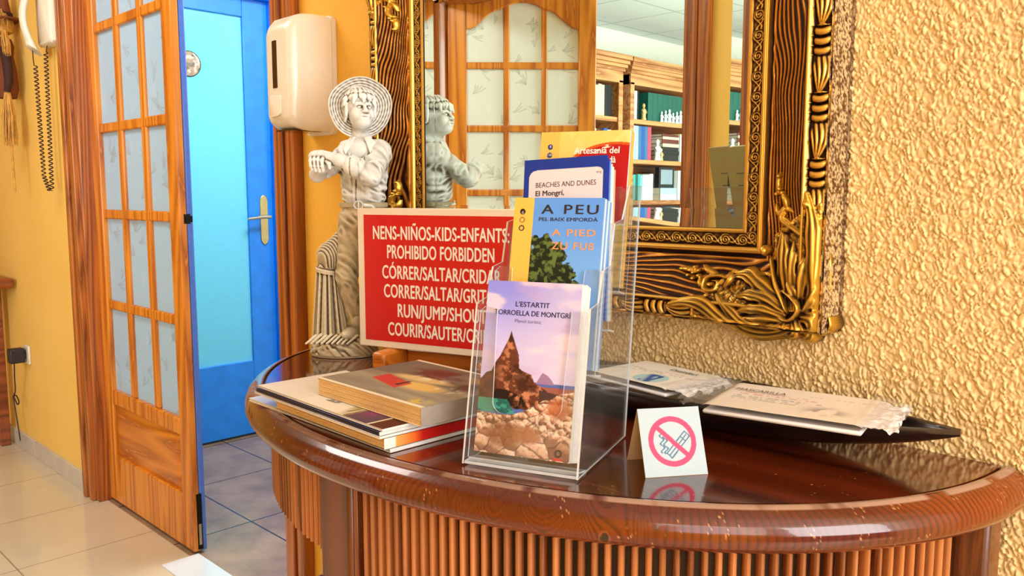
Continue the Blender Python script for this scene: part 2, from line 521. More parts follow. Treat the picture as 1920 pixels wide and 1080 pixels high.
casing('trim_3', -3.27, -1.775, 2.14, -1.89, -1, M['casing_wood'], 0.0)

# ------------------------------------------------------------------ glazed pine doors
M['pane'] = col_mat('etched_frosted_glass', 0.35, 0.2)
def paint_sprigs(P, rng, base, ink, n, amount):
    """P = (k,2) coordinates in metres on one pane; thin etched stems with leaves"""
    c = np.repeat(np.array(base)[None], len(P), 0)
    lo = P.min(0); hi = P.max(0)
    for _ in range(n):
        q = np.array([rng.uniform(lo[0], hi[0]), rng.uniform(lo[1], hi[1])]); a = rng.uniform(-0.6, 2.4)
        for k in range(rng.randint(3, 6)):
            aa = a + (k - 2) * 0.28; L = rng.uniform(.03, .07)
            d = np.array([math.cos(aa), math.sin(aa)]); nrm = np.array([-d[1], d[0]])
            r = P - q; t = np.clip((r @ d) / L, 0, 1); bend = 0.25 * L * t * t
            dist = np.abs(r @ nrm - bend) + np.maximum(0, (r @ d) - L) + np.maximum(0, -(r @ d))
            m = np.exp(-(dist / 0.0022) ** 2) * amount * (0.4 + 0.6 * t)
            c = c * (1 - m[:, None]) + np.array(ink)[None] * m[:, None]
    return c

def glazed_door(name, w, h, xs, zs, arch, front, back, seed, base, panel=True, thick=0.045):
    """local frame: hinge edge at x=0, face y=0 towards -y, z up. xs = pane column edges, zs = bar heights, bottom pane edge last"""
    b = MB(); t = thick; bar = 0.034
    x_l, x_r = xs[0][0], xs[-1][1]; zb = zs[-1]
    z_s, z_c = arch
    fr, bk = 0, 1
    def bx(x0, x1, z0, z1, y0=0.0, y1=t):
        b.box(x0, x1, y0, t * 0.55, z0, z1, mat=fr); b.box(x0, x1, t * 0.55, y1, z0, z1, mat=bk)
    bx(0, x_l, 0.008, h); bx(x_r, w, 0.008, h)
    bx(x_l, x_r, 0.008, 0.19); bx(x_l, x_r, 0.385, zb)
    xc = (x_l + x_r) / 2; hw = (xs[1][1] - xs[1][0]) / 2 + bar
    def arc(x):
        d = abs(x - xc)
        if d < hw: return z_c - 0.035 * (d / hw) ** 2
        return z_s + (z_c - 0.035 - z_s) * (0.5 + 0.5 * math.cos(math.pi * (d - hw) / (x_r - xc - hw)))
    n = 36
    for (y0, y1, mm) in ((0, t * .55, fr), (t * .55, t, bk)):
        P = [(x_l + (x_r - x_l) * i / n) for i in range(n + 1)]
        vs = [(x, y, z) for x in P for (y, z) in ((y0, arc(x)), (y1, arc(x)), (y1, h), (y0, h))]
        fs = []
        for i in range(n):
            for j in range(4):
                fs.append((i * 4 + j, i * 4 + (j + 1) % 4, (i + 1) * 4 + (j + 1) % 4, (i + 1) * 4 + j))
        b.add(vs, fs, mm)
    for z in zs[:-1]:
        bx(x_l, x_r, z - bar / 2, z + bar / 2, 0.006, t - 0.006)
    for i in range(len(xs) - 1):
        bx(xs[i][1], xs[i + 1][0], zb, z_c + 0.0, 0.007, t - 0.007)
    root = b.build(name, [front, back], bevel=0.005, seg=2)
    struct(root)
    rng = random.Random(seed)
    Vs, Fs, Cs = [], [], []; off = 0
    edges = [z_c] + list(zs)
    for (x0, x1) in xs:
        for k in range(len(zs)):
            z1 = (edges[k] - bar / 2) if k else z_c; z0 = edges[k + 1] + (bar / 2 if k + 1 < len(zs) else 0)
            nu, nv = 46, 90
            U, Vv = np.meshgrid(np.linspace(x0 - .004, x1 + .004, nu), np.linspace(z0 - .004, z1 + .004, nv))
            P = np.stack([U.ravel(), Vv.ravel()], 1)
            for yy in (t * .4, t * .6):
                Vs.append(np.stack([P[:, 0], np.full(len(P), yy), P[:, 1]], 1)); Fs.append(grid_faces(nu, nv) + off); off += nu * nv
            c = paint_sprigs(P, rng, lin(base), lin((128, 128, 122)), 4, 0.65)
            c = paint_sprigs(P, rng, (0, 0, 0), (1, 1, 1), 2, 0.5)[:, :1] * 0.12 + c
            Cs += [c, c]
    np_mesh('glass_panes', np.concatenate(Vs), np.concatenate(Fs), M['pane'], root, np.clip(np.concatenate(Cs), 0, 1))
    if panel:
        p = MB()
        for yy, s in ((0.012, -1), (t - 0.012, 1)):
            x0, x1, z0, z1 = x_l + .004, x_r - .004, .19, .385
            i = 0.035
            vs = [(x0, yy, z0), (x1, yy, z0), (x1, yy, z1), (x0, yy, z1), (x0 + i, yy + s * .008, z0 + i), (x1 - i, yy + s * .008, z0 + i), (x1 - i, yy + s * .008, z1 - i), (x0 + i, yy + s * .008, z1 - i)]
            p.add(vs, [(4, 5, 6, 7), (0, 1, 5, 4), (1, 2, 6, 5), (2, 3, 7, 6), (3, 0, 4, 7)], 0 if s < 0 else 1)
        q = p.build('raised_panel', [M['orange_wood_x'], back], root)
    return root

_xs = [(.075, .238), (.278, .44), (.48, .645)]
d1 = glazed_door('door_1', 0.718, 2.04, _xs, [1.745, 1.395, 1.09, .76, .44], (1.93, 2.0), M['orange_wood'], M['blue_paint'], 3, (160, 196, 222))
d1.location = (-3.25, 0.032, 0)
fb = MB(); fb.box(.7175, .7195, .014, .031, .015, .20, mat=0); fb.box(.7185, .7205, .018, .027, .03, .10, mat=1); fb.box(.7185, .7205, .018, .027, .12, .185, mat=0)
fb.build('flush_bolt', [M['dark_steel'], M['steel']], d1)
fb = MB(); fb.box(.7175, .7195, .014, .034, 1.07, 1.10); fb.box(.7165, .722, .018, .04, 1.075, 1.094)
fb.build('strike_plate', M['dark_steel'], d1)

_xs2 = [(.094, .28), (.31, .472), (.50, .658)]
d3 = glazed_door('door_3', 0.748, 2.20, _xs2, [1.808, 1.494, 1.17, .85, .50], (1.985, 2.115), M['orange_wood'], M['orange_wood'], 11, (226, 226, 214))
d3.location = (-3.255, -1.835, 0); d3.rotation_euler = (0, 0, rad(-45))
hg = MB(); hg.tube([(-0.008, -.006, 1.86), (-0.008, -.006, 1.98)], 0.008, 10); hg.box(-.03, 0.0, -.004, 0.0, 1.87, 1.97)
hg.build('hinge', M['dark_steel'], d3)

# ------------------------------------------------------------------ blue lavatory door beyond
d2 = MB()
xw = -3.645
def wb2(y0, y1, z0, z1, xa=xw - .04, xb=xw): d2.box(xa, xb, y0, y1, z0, z1)
wb2(.215, .335, .01, 2.06); wb2(.857, .985, .01, 2.06); wb2(.335, .857, .01, .365); wb2(.335, .857, 1.975, 2.06)
door2 = struct(d2.build('door_2', M['wc_blue'], bevel=0.003))
g = MB(); g.box(xw - .026, xw - .012, .33, .862, .36, 1.98)
g.build('frosted_glass', M['wc_glass'], door2)
e = MB()
pl = [(.0, -.120), (.012, -.112), (.020, -.095), (.020, .095), (.012, .112), (0, .12), (-.012, .112), (-.020, .095), (-.020, -.095), (-.012, -.112)]
Mx = Matrix(((0, 0, 1, xw), (1, 0, 0, .935), (0, 1, 0, 1.04), (0, 0, 0, 1)))
e.prism(pl, 0.0, .006, Mx)
esc = e.build('escutcheon', M['brass'], door2, bevel=0.002)
h = MB(); h.tube([(xw + .004, .935, 1.055), (xw + .045, .935, 1.055)], .009, 12)
h.tube([(xw + .045, .945, 1.055), (xw + .047, .91, 1.056), (xw + .045, .87, 1.051), (xw + .044, .83, 1.047)], [.009, .009, .008, .007], 12)
h.build('lever_handle', M['steel'], door2, smooth=True)
fr = MB()
fr.box(xw - .04, -3.60, .985, 1.005, 0, 2.13); fr.box(-3.625, -3.598, 1.0, 1.075, 0, 2.13)
fr.box(xw - .04, -3.60, .195, .215, 0, 2.13); fr.box(-3.625, -3.598, .125, .2, 0, 2.13)
fr.box(xw - .04, -3.60, .2, 1.0, 2.06, 2.08); fr.box(-3.625, -3.598, .125, 1.075, 2.075, 2.15)
struct(fr.build('trim_4', M['wc_blue'], bevel=0.003))
# round photo plaque on the glass
M['print'] = col_mat('printed_paper', 0.5, 0.0)
M['print'].node_tree.nodes['Principled BSDF'].inputs['Specular IOR Level'].default_value = 0.25
rr, aa = np.meshgrid(np.linspace(0, 1, 28), np.linspace(0, 2 * math.pi, 73)[:-1], indexing='ij')
px, pz = (rr * np.cos(aa)).ravel(), (rr * np.sin(aa)).ravel()
cc = mixc(np.repeat(np.array([lin((176, 152, 132))]), len(px), 0), lin((70, 84, 60)), sstep(.45, .6, fbm(px * 3, pz * 3, 2)))
cc = mixc(cc, lin((226, 208, 190)), sstep(.58, .66, fbm(px * 4 + 9, pz * 4, 8)))
cc = mixc(cc, lin((124, 112, 104)), ((pz > -.25) & (pz < .08) & (px < .5)).astype(float) * .8)
cc = mixc(cc, lin((28, 24, 22)), (np.hypot(px, pz) > .93).astype(float))
V = np.stack([np.full(len(px), xw - .0115 + .004), .60 + px * .056, 1.737 + pz * .056], 1)
n1, n2 = rr.shape; idx = np.arange(n1 * n2).reshape(n1, n2)
F = np.stack([idx[:-1], np.roll(idx[:-1], -1, 1), np.roll(idx[1:], -1, 1), idx[1:]], -1).reshape(-1, 4)
V2 = np.concatenate([V, V - np.array([[.0025, 0, 0]])]); rim = idx[-1]; o2 = len(V)
F2 = np.concatenate([F, F[:, ::-1] + o2, np.stack([rim, np.roll(rim, -1), np.roll(rim, -1) + o2, rim + o2], -1)])
tag(np_mesh('door_plaque', V2, F2, M['print'], None, np.concatenate([cc, cc])), 'round photo plaque with dark rim stuck on the frosted glass of the blue door', 'plaque')
# ------------------------------------------------------------------ half-round console table
T = 0.843
M['top_wood'] = wood('stained_table_top', lin((44, 11, 4)), lin((104, 38, 10)), 'x', 0.13, 0.8, 9, 0.09, 2.0, 0.05, fleck=lin((190, 130, 84)))
M['edge_wood'] = wood('stained_table_edge', lin((62, 18, 4)), lin((118, 46, 10)), 'x', 0.2, 0.6, 11, 0.30, 3.0, 0.06, fleck=lin((206, 150, 104)))
M['post_wood'] = wood('stained_post', lin((84, 40, 18)), lin((118, 62, 30)), 'z', 0.35, 0.3, 9, 0.07)
M['slat_wood'] = wood('reeded_slats', lin((104, 48, 18)), lin((192, 122, 70)), 'z', 0.32, 0.35, 10, 0.05)
M['groove'] = plain('dark_groove', lin((34, 12, 6)), 0.5)
table = thing('console_table', 'dark-stained half-round wooden console table with reeded front against the stucco wall', 'table', (-.88, 0, 0))
A0, B0 = 0.635, 0.500
def ell(t, o=0.0, z=0.0):
    return Vector(((A0 + o) * math.cos(t), -(B0 + o) * math.sin(t) - 0.006 * (1 if math.sin(t) < .02 else 0), z))
NT = 160
ts = [math.pi * i / NT for i in range(NT + 1)]
tp = MB()
def half(o, z): return [ell(t, o, z) for t in ts]
R = [half(-.006, T), half(-.006, T - .02)]
n = NT + 1
tp.add([p for r in R for p in r], [tuple(range(n))] + [tuple(range(n, 2 * n))[::-1]] + [(i, (i + 1) % n, n + (i + 1) % n, n + i) for i in range(n)])
top = tp.build('table_top', M['top_wood'], table)
gr = MB()
gr.loft([[a, b, c, d] for a, b, c, d in zip(half(-.0065, T - .004), half(-.001, T - .004), half(-.001, T - .018), half(-.0065, T - .018))])
gr.build('rim_groove', M['groove'], table)
pr = [(-.0015, T + .0008), (.002, T + .0016), (.006, T + .0006), (.012, T - .002), (.019, T - .007), (.0245, T - .0135), (.0275, T - .021), (.028, T - .029), (.026, T - .036), (.021, T - .042), (.013, T - .0465), (.004, T - .048), (-.012, T - .048), (-.012, T - .02), (-.0015, T - .02)]
# bullnose: printed-through grain of the bent pine (cathedral arcs along the edge)
_pp = np.array(pr[:13]); _pl = np.concatenate([[0], np.cumsum(np.hypot(np.diff(_pp[:, 0]), np.diff(_pp[:, 1])))])
_q = np.linspace(0, _pl[-1], 46); _po = np.interp(_q, _pl, _pp[:, 0]); _pz = np.interp(_q, _pl, _pp[:, 1])
_tt = np.linspace(0, math.pi, 1500)
_arc = np.concatenate([[0], np.cumsum(np.hypot(np.diff(A0 * np.cos(_tt)), np.diff(B0 * np.sin(_tt))))])
Qg, Tg = np.meshgrid(np.arange(46), np.arange(1500))
Lg = _arc[Tg]; qn = (_q[Qg] / _q[-1] - .5) * 2
V = np.stack([(A0 + _po[Qg]) * np.cos(_tt[Tg]), -(B0 + _po[Qg]) * np.sin(_tt[Tg]) - .006 * (np.sin(_tt[Tg]) < .02), _pz[Qg]], -1)
bend = .055 * (fbm(Lg * 3.1, Lg * 0 + 2, 7, 2) - .42)
ring_ = (Lg + bend * 1.6 * (qn - .5 * (fbm(Lg * 2.3, Lg * 0 + 9, 3, 2) - .5)) ** 2 + .012 * fbm(Lg * 16, qn * 1.2, 5, 3)) / .0085
straight = sstep(.46, .60, fbm(Lg * 2.0, Lg * 0 + 31, 12, 2))
ring_ = ring_ * (1 - straight) + straight * (qn * 7 + 3 * fbm(Lg * 5, qn * 2, 8, 3))
fr_ = np.mod(ring_, 1.0)
lineg = sstep(.35, .95, fr_) * (1 - sstep(.95, 1.0, fr_)) * (.45 + .55 * fbm(Lg * 30, qn * 3, 4, 2))
base_ = mixc(np.repeat(np.array(lin((132, 56, 13)))[None, None], 1500, 0).repeat(46, 1), lin((86, 24, 6)), sstep(.35, .65, fbm(Lg * 4, qn * .8, 15, 3)))
colr = mixc(base_, lin((48, 12, 4)), lineg * .85)
fl_ = sstep(.86, .90, vnoise(Lg * 900, qn * 34, 21)) * sstep(.66, .76, vnoise(Lg * 60, qn * 3 + 5, 22)); colr = mixc(colr, lin((206, 150, 104)), fl_ * .8)
worn_ = (Qg < 6) * sstep(.30, .55, fbm(Lg * 30, qn * 0, 41, 3)) * (.35 + .65 * sstep(.5, .25, _tt[Tg] / math.pi)); colr = mixc(colr, lin((178, 146, 128)), worn_ * .8)
for (kl, kq) in ((.52, .1), (.80, .35), (1.45, -.3), (1.62, .2)):
    dd = np.hypot((Lg - kl) / .0045, (qn - kq) / .14); colr = mixc(colr, lin((30, 10, 6)), (dd < 1).astype(float) * .9); colr = mixc(colr, lin((150, 84, 44)), ((dd > 1) & (dd < 1.35)).astype(float) * .6)
M['edge_print'] = col_mat('stained_table_edge', 0.2, 0.6)
np_mesh('bullnose_edge', V.reshape(-1, 3), grid_faces(46, 1500)[:, ::-1], M['edge_print'], table, colr.reshape(-1, 3))
ed = MB()
ed.loft([[ell(t, o, z) for (o, z) in ((-.0016, T - .001), (-.0016, T - .02), (-.012, T - .02), (-.012, T - .0479), (.004, T - .0478))] for t in ts], close=False, cap=False)
ed.build('edge_core', M['edge_wood'], table)
# reeded apron: backing sheet and separate rounded slats (surface pattern of each panel)
def reeded(name, t0, t1, z0, z1, pitch=0.0145, da=-.012):
    b = MB(); a_, b_ = A0 + da - .012, B0 + da - .012
    k = 60
    ring = []
    for i in range(k + 1):
        t = t0 + (t1 - t0) * i / k
        p0 = Vector((a_ * math.cos(t), -b_ * math.sin(t), 0)); p1 = Vector(((a_ - .008) * math.cos(t), -(b_ - .008) * math.sin(t), 0))
        ring.append([p0 + Vector((0, 0, z0)), p0 + Vector((0, 0, z1)), p1 + Vector((0, 0, z1)), p1 + Vector((0, 0, z0))])
    b.loft(ring, mat=1)
    t = t0; L = 0.0; nxt = pitch * .5
    dt = 0.0005
    while t < t1:
        dx = a_ * math.sin(t) * dt; dy = b_ * math.cos(t) * dt
        L += math.hypot(dx, dy); t += dt
        if L >= nxt and t < t1 - .008:
            nxt += pitch
            c = Vector((a_ * math.cos(t), -b_ * math.sin(t), 0)); nrm = Vector((math.cos(t) / a_, -math.sin(t) / b_, 0)).normalized(); tg = Vector((-nrm.y, nrm.x, 0))
            w = .0036
            sec = [(-w, -.001), (-w, .0085), (-w * .75, .0108), (-w * .3, .0120), (w * .3, .0120), (w * .75, .0108), (w, .0085), (w, -.001)]
            vs = [c + tg * u + nrm * v + Vector((0, 0, z)) for z in (z0, z1) for (u, v) in sec]
            m_ = len(sec)
            b.add(vs, [tuple(range(m_)), tuple(range(m_, 2 * m_))[::-1]] + [(j, (j + 1) % m_, m_ + (j + 1) % m_, m_ + j) for j in range(m_)], 0)
    return b.build(name, [M['slat_wood'], M['groove']], table, smooth=True, angle=35)
reeded('reeded_front', rad(11.5), rad(88.2), .06, T - .045)
reeded('reeded_apron', rad(96.8), rad(172), .673, T - .045)
def post(name, x0, x1, y0, y1, z1=T - .044):
    b = MB(); b.box(x0, x1, y0, y1, 0.0, z1)
    return b.build(name, M['post_wood'], table, bevel=0.006)
p = post('leg', -.068, .004, -.492, -.425)
q = MB(); q.box(.0045, .0125, -.487, -.43, .0, T - .045); q.build('edge_strip', M['slat_wood'], p, bevel=.002)
q = MB(); q.box(-.078, .010, -.500, -.415, 0.0, .640); q.build('foot_block', M['post_wood'], p, bevel=.008)
post('leg', .600, .640, -.082, -.03)
post('leg', -.606, -.566, -.075, -.02)
# ------------------------------------------------------------------ black boat-shaped dish with packages
M['black_wood'] = wood('black_dish', lin((14, 10, 9)), lin((34, 24, 20)), 'x', 0.30, 0.3, 20, 0.05)
dish = thing('boat_dish', 'long black boat-shaped wooden dish on the table below the mirror', 'dish', (-.637, -.088, T + .0006), rad(2.0))
HL, HWd, HT = 0.360, 0.086, 0.048
rings = []
ks = [-1 + 2 * i / 64 for i in range(65)]
for s in ks:
    u = max(0.0, 1 - abs(s) ** 1.9) ** 0.92
    w = HWd * u + .0015
    zt = HT + .004 * abs(s) ** 3
    zb = (HT - .004) * abs(s) ** 2.8
    wi = max(w - .007, .0004); zi = min(zt - .002, max(zb + .008, .026 + .02 * abs(s) ** 3))
    P = [(0, zb), (w * .30, zb), (w * .62, zb + (zt - zb) * .20), (w * .86, zb + (zt - zb) * .55), (w, zt - .006), (w, zt - .002), (w - .002 * u, zt), (wi, zt - .001), (wi * .9, zt - (zt - zi) * .35), (wi * .66, zt - (zt - zi) * .85), (0, zi)]
    P = P + [(-a, b) for a, b in P[-2:0:-1]]
    rings.append([Vector((s * HL, a, b)) for a, b in P])
b = MB(); b.loft(rings)
b.build('dish_bowl', M['black_wood'], dish, smooth=True, angle=55)

M['plastic'] = acrylic('crumpled_clear_plastic', (1, 1, 1), 0.12, 0.10)
M['white_pack'] = plain('white_package_film', lin((226, 224, 226)), 0.3, 0, 0.4, 0.03)
def line_text(a, b, a0, b0, n, ch, seed, dens=.55):
    """illegible small print: short dark dashes in rows"""
    m = np.zeros_like(a)
    for k in range(n):
        row = np.abs(b - (b0 - k * ch * 1.9)) < ch * .5
        m = np.maximum(m, row * (vnoise(a * 70, np.full_like(a, k + seed * 7.0), seed) > 1 - dens) * (a > a0) * (a < a0 + .45 + .2 * ((k * 37 + seed) % 3) / 3))
    return m
def paint_mask(a, b):
    c = np.repeat(np.array([lin((232, 220, 208))]), a.size, 0)
    c = mixc(c, lin((196, 60, 50)), line_text(a, b, .12, .66, 2, .035, 3) * .5)
    c = mixc(c, lin((120, 120, 128)), line_text(a, b, .10, .50, 3, .03, 5) * .6)
    s = np.exp(-(((a - .74) / .13) ** 2 + ((b - .28) / .16) ** 2) * 1.5)
    c = mixc(c, lin((96, 92, 96)), s * sstep(.4, .6, fbm(a * 12, b * 7, 4)))
    c = mixc(c, lin((150, 96, 110)), line_text(a, b, .55, .78, 1, .03, 8) * .4)
    return c
def paint_desinf(a, b):
    c = np.repeat(np.array([lin((232, 226, 216))]), a.size, 0)
    d = np.hypot((a - .62) / .17, (b - .28) / .22)
    c = mixc(c, lin((170, 205, 210)), (d < 1).astype(float))
    h = np.exp(-(np.abs((a - .60) * 1.2 + (b - .30) * .5) / .05) ** 2) * (d < .95)
    c = mixc(c, lin((48, 82, 150)), np.clip(h + (d < .8) * (vnoise(a * 24, b * 4, 3) > .6), 0, 1))
    c = mixc(c, lin((190, 70, 60)), line_text(a, b, .50, .66, 1, .03, 3) * .6)
    c = mixc(c, lin((90, 90, 96)), line_text(a, b, .45, .58, 1, .03, 5) * .6)
    c = mixc(c, lin((60, 66, 70)), line_text(a, b, .08, .62, 3, .03, 9, .45) * .35)
    return c
def pack(name, label, cat, loc, rz, w, d, h, tilt, paint, seed, ends):
    root = thing(name, label, cat, loc, rz)
    root.rotation_euler = (tilt[0], tilt[1], rz)
    U, Vv = np.meshgrid(np.linspace(0, 1, 150), np.linspace(0, 1, 110))
    X, Y = (U - .5) * w, (Vv - .5) * d
    Zt = h + .0012 * fbm(U * 4, Vv * 4, seed) - .5 * h * (np.maximum(0, np.abs(U - .5) * 2 - .9) * 6) ** 2
    V = np.stack([X, Y, Zt], -1).reshape(-1, 3)
    np_mesh('printed_card', V, grid_faces(150, 110), M['print'], root, paint(U.ravel(), Vv.ravel()))
    b = MB(); b.box(-w / 2 + .0005, w / 2 - .0005, -d / 2 + .0005, d / 2 - .0005, 0, h * .45)
    b.build('folded_contents', M['white_pack'], root, bevel=.003)
    rng = random.Random(seed)
    for s in ends:
        # crumpled end of the film, folded and ruffled
        nu, nv = 26, 70
        A, B = np.meshgrid(np.linspace(0, 1, nu), np.linspace(0, 1, nv))
        fl = .030 + .012 * fbm(B * 5, B * 0, seed + 2)
        xx = s * (w / 2 - .004 + A * fl)
        yy = (B - .5) * d * (1 - .16 * A) + .006 * (fbm(A * 4, B * 9, seed + 3) - .5) * A
        zz = h * (1 - A * .75) + .016 * A * (fbm(A * 5, B * 10, seed + 5, 3) - .42) + .004 * A
        np_mesh('film_end', np.stack([xx, yy, zz], -1).reshape(-1, 3), grid_faces(nu, nv), M['white_pack'] if s > 0 else M['plastic'], root)
        A2 = A; fl2 = .046
        x2 = s * (w / 2 - .010 + A2 * fl2); z2 = h * (1 - A2 * .6) + .020 * A2 * (fbm(A2 * 4, B * 8, seed + 9, 3) - .35) + .005
        np_mesh('clear_film', np.stack([x2, yy, z2], -1).reshape(-1, 3), grid_faces(nu, nv), M['plastic'], root)
    return root

# text -----------------------------------------------------------------------------------
def text(s, name, mat, parent, x, z, w, h, y=0.0, bold=0.0, align='C', rot=None, gap=1.0, horiz=False, kern=1.0, thick=0.00015):
    """letters as thin mesh facing -y; scaled so that the line is w wide and its capitals h high (w None: natural)"""
    cu = bpy.data.curves.new('txt', 'FONT'); cu.body = s; cu.size = 1.0; cu.space_character = kern
    cu.resolution_u = 4
    ob = bpy.data.objects.new('txt', cu); COL.objects.link(ob)
    dg = bpy.context.evaluated_depsgraph_get(); dg.update()
    me = bpy.data.meshes.new_from_object(ob.evaluated_get(dg))
    bpy.data.objects.remove(ob, do_unlink=True); bpy.data.curves.remove(cu)
    if bold:
        # heavier strokes: the same outline laid down again, nudged to each side
        bm = bmesh.new(); bm.from_mesh(me); src = list(bm.verts) + list(bm.edges) + list(bm.faces)
        for k_, (dx, dy) in enumerate(((bold, 0), (-bold, 0), (0, bold * .5), (0, -bold * .5))):
            d = bmesh.ops.duplicate(bm, geom=src)
            bmesh.ops.translate(bm, verts=[g for g in d['geom'] if isinstance(g, bmesh.types.BMVert)], vec=(dx, dy, k_ + 1))
        bm.to_mesh(me); bm.free()
    k = len(me.vertices); co = np.zeros(k * 3, dtype=np.float32); me.vertices.foreach_get('co', co); co = co.reshape(-1, 3)
    capH = 0.729
    sy = h / capH
    x0, x1 = co[:, 0].min(), co[:, 0].max()
    sx = w / (x1 - x0) if w else sy
    cx = {'C': (x0 + x1) / 2, 'L': x0, 'R': x1}[align]
    X = (co[:, 0] - cx) * sx + x; Zz = co[:, 1] * sy + z
    dz_ = co[:, 2] * .00003
    if horiz: out = np.stack([X, Zz, y + dz_], 1)
    else: out = np.stack([X, y - dz_, Zz], 1)
    me.vertices.foreach_set('co', out.astype(np.float32).ravel()); me.update()
    me.name = name; me.materials.clear(); me.materials.append(mat)
    o = link(bpy.data.objects.new(name, me)); o.parent = parent
    return o

M['ink'] = plain('black_ink', lin((34, 30, 36)), 0.5, 0, 0, 0.02)
M['navy_ink'] = plain('navy_ink', lin((28, 28, 84)), 0.5, 0, 0, 0.02)
M['white_ink'] = plain('white_ink', lin((244, 240, 234)), 0.5, 0, 0, 0.02)
M['orange_ink'] = plain('orange_ink', lin((242, 150, 92)), 0.5, 0, 0, 0.02)
M['grey_ink'] = plain('grey_ink', lin((96, 90, 120)), 0.5, 0, 0, 0.02)
M['white_card'] = plain('white_card', lin((238, 240, 240)), 0.5, 0, 0, 0.02)
M['cream_card'] = plain('cream_card_back', lin((214, 190, 150)), 0.6, 0, 0, 0.03)

pk = pack('mask_package', 'white face mask package marked MASCARILLA in clear film on the black dish', 'package', (-.452, -.128, T + .0505), rad(11), .185, .135, .012, (0, 0), paint_mask, 4, (1, -1))
text('* MASCARILLA', 'lettering', M['ink'], pk, -.052, .022, .072, .013, y=.0142, horiz=True)
pk = pack('disinfectant_package', 'white hand wipe package marked Desinfect lying between the clear leaflet stand and the mask package', 'package', (-.672, -.108, T + .0500), rad(-8), .150, .118, .012, (0, 0), paint_desinf, 8, (1,))
text('Desinfect', 'lettering', M['ink'], pk, .028, .030, .050, .010, y=.0142, horiz=True, bold=.02)

# ------------------------------------------------------------------ folded no-smoking card
ang = math.atan2(.061, .043)
card = thing('no_smoking_card', 'small white folded tent card with a pink no-smoking symbol at the table front', 'sign', (-.5035, -.3035, T), ang)
cw, chh, dp = .0747, .0705, .066
sl = math.atan2(dp / 2, chh); Lh = math.hypot(dp / 2, chh)
def paint_nosmoke(a, b):
    x = (a - .5) * cw; z = (b - .5) * Lh
    c = np.repeat(np.array([lin((172, 190, 202))]), a.size, 0)
    r = np.hypot(x, z)
    gx_, gz_ = (x + z) / math.sqrt(2), (z - x) / math.sqrt(2)   # along / across the cigarette
    def rect(u0, u1, v0, v1): return (gx_ > u0) & (gx_ < u1) & (gz_ > v0) & (gz_ < v1)
    cig = rect(-.016, .0195, -.0122, -.0028) & ~rect(-.0145, .0180, -.0107, -.0043)
    cig |= rect(.010, .0115, -.0122, -.0028)
    inner = rect(-.0145, .0175, -.0098, -.0052) & (np.abs(gz_ + .0075) < .0007)
    sm = (np.abs(x + .0125 - .0022 * np.sin(z * 700)) < .0011) & (z > -.013) & (z < .010)
    sm |= (np.abs(x + .0085 - .0022 * np.sin(z * 700 + .8)) < .0011) & (z > -.014) & (z < .006)
    c = mixc(c, lin((78, 112, 138)), (cig | inner | sm).astype(float))
    bar = (np.abs((x + z) / math.sqrt(2)) < .0028) & (r < .027)
    ring = (r > .0225) & (r < .0288)
    c = mixc(c, lin((212, 66, 108)), (bar | ring).astype(float))
    return c
U, Vv = np.meshgrid(np.linspace(0, 1, 150), np.linspace(0, 1, 160))
V = np.stack([(U - .5) * cw, -.0004 + Vv * dp / 2, .0005 + Vv * chh], -1).reshape(-1, 3)
V2 = V + np.array([[0, .0004, -.0002]])
F = grid_faces(150, 160)
b = MB()
b.add([(-cw / 2, 0, 0), (cw / 2, 0, 0), (cw / 2, dp / 2, chh), (-cw / 2, dp / 2, chh), (-cw / 2, .0006, -.0), (cw / 2, .0006, 0), (cw / 2, dp / 2, chh - .0012), (-cw / 2, dp / 2, chh - .0012), (-cw / 2, dp, 0), (cw / 2, dp, 0), (-cw / 2, dp - .0006, 0), (cw / 2, dp - .0006, 0)],
      [(0, 1, 2, 3), (5, 4, 7, 6), (3, 2, 9, 8), (7, 10, 11, 6), (0, 3, 7, 4), (1, 5, 6, 2), (3, 8, 10, 7), (2, 6, 11, 9), (0, 4, 5, 1), (8, 9, 11, 10)])
b.build('folded_card', M['cream_card'], card)
np_mesh('printed_front', V, F, M['print'], card, paint_nosmoke(U.ravel(), Vv.ravel()))
# ------------------------------------------------------------------ carved gilt mirror on the wall
GOLD, DARK = np.array(lin((226, 178, 78))), np.array(lin((40, 14, 8)))
M['gilt'] = col_mat('antique_gilding', 0.30, 0.15, 0.75)
M['mirror'] = None
m_, nt_, bs_ = new_mat('mirror_silver')
bs_.inputs['Metallic'].default_value = 1.0; bs_.inputs['Roughness'].default_value = 0.0
nt_.links.new(ramp(nt_, noise(nt_, coords(nt_), 3, 2), [(0, lin((226, 242, 234)) + (1,)), (1, lin((228, 243, 236)) + (1,))]), bs_.inputs['Base Color'])
M['mirror'] = m_
mirror = thing('wall_mirror', 'large wall mirror in a heavy carved gilt and dark wood frame above the table', 'mirror', (-.9255, 0, 1.33))
XI0, XI1, ZI0, ZI1 = -1.270, -0.581, 1.1135, 1.552
MX, MZ = -.9255, 1.33
FW = 0.132

def boxblur(h, r):
    def b1(a, ax):
        k = 2 * r + 1
        p = np.concatenate([np.repeat(np.take(a, [0], ax), r + 1, ax), a, np.repeat(np.take(a, [-1], ax), r, ax)], ax)
        c = np.cumsum(p, ax)
        n = a.shape[ax]
        return (np.take(c, range(k, k + n), ax) - np.take(c, range(0, n), ax)) / k
    return b1(b1(h, 0), 1)

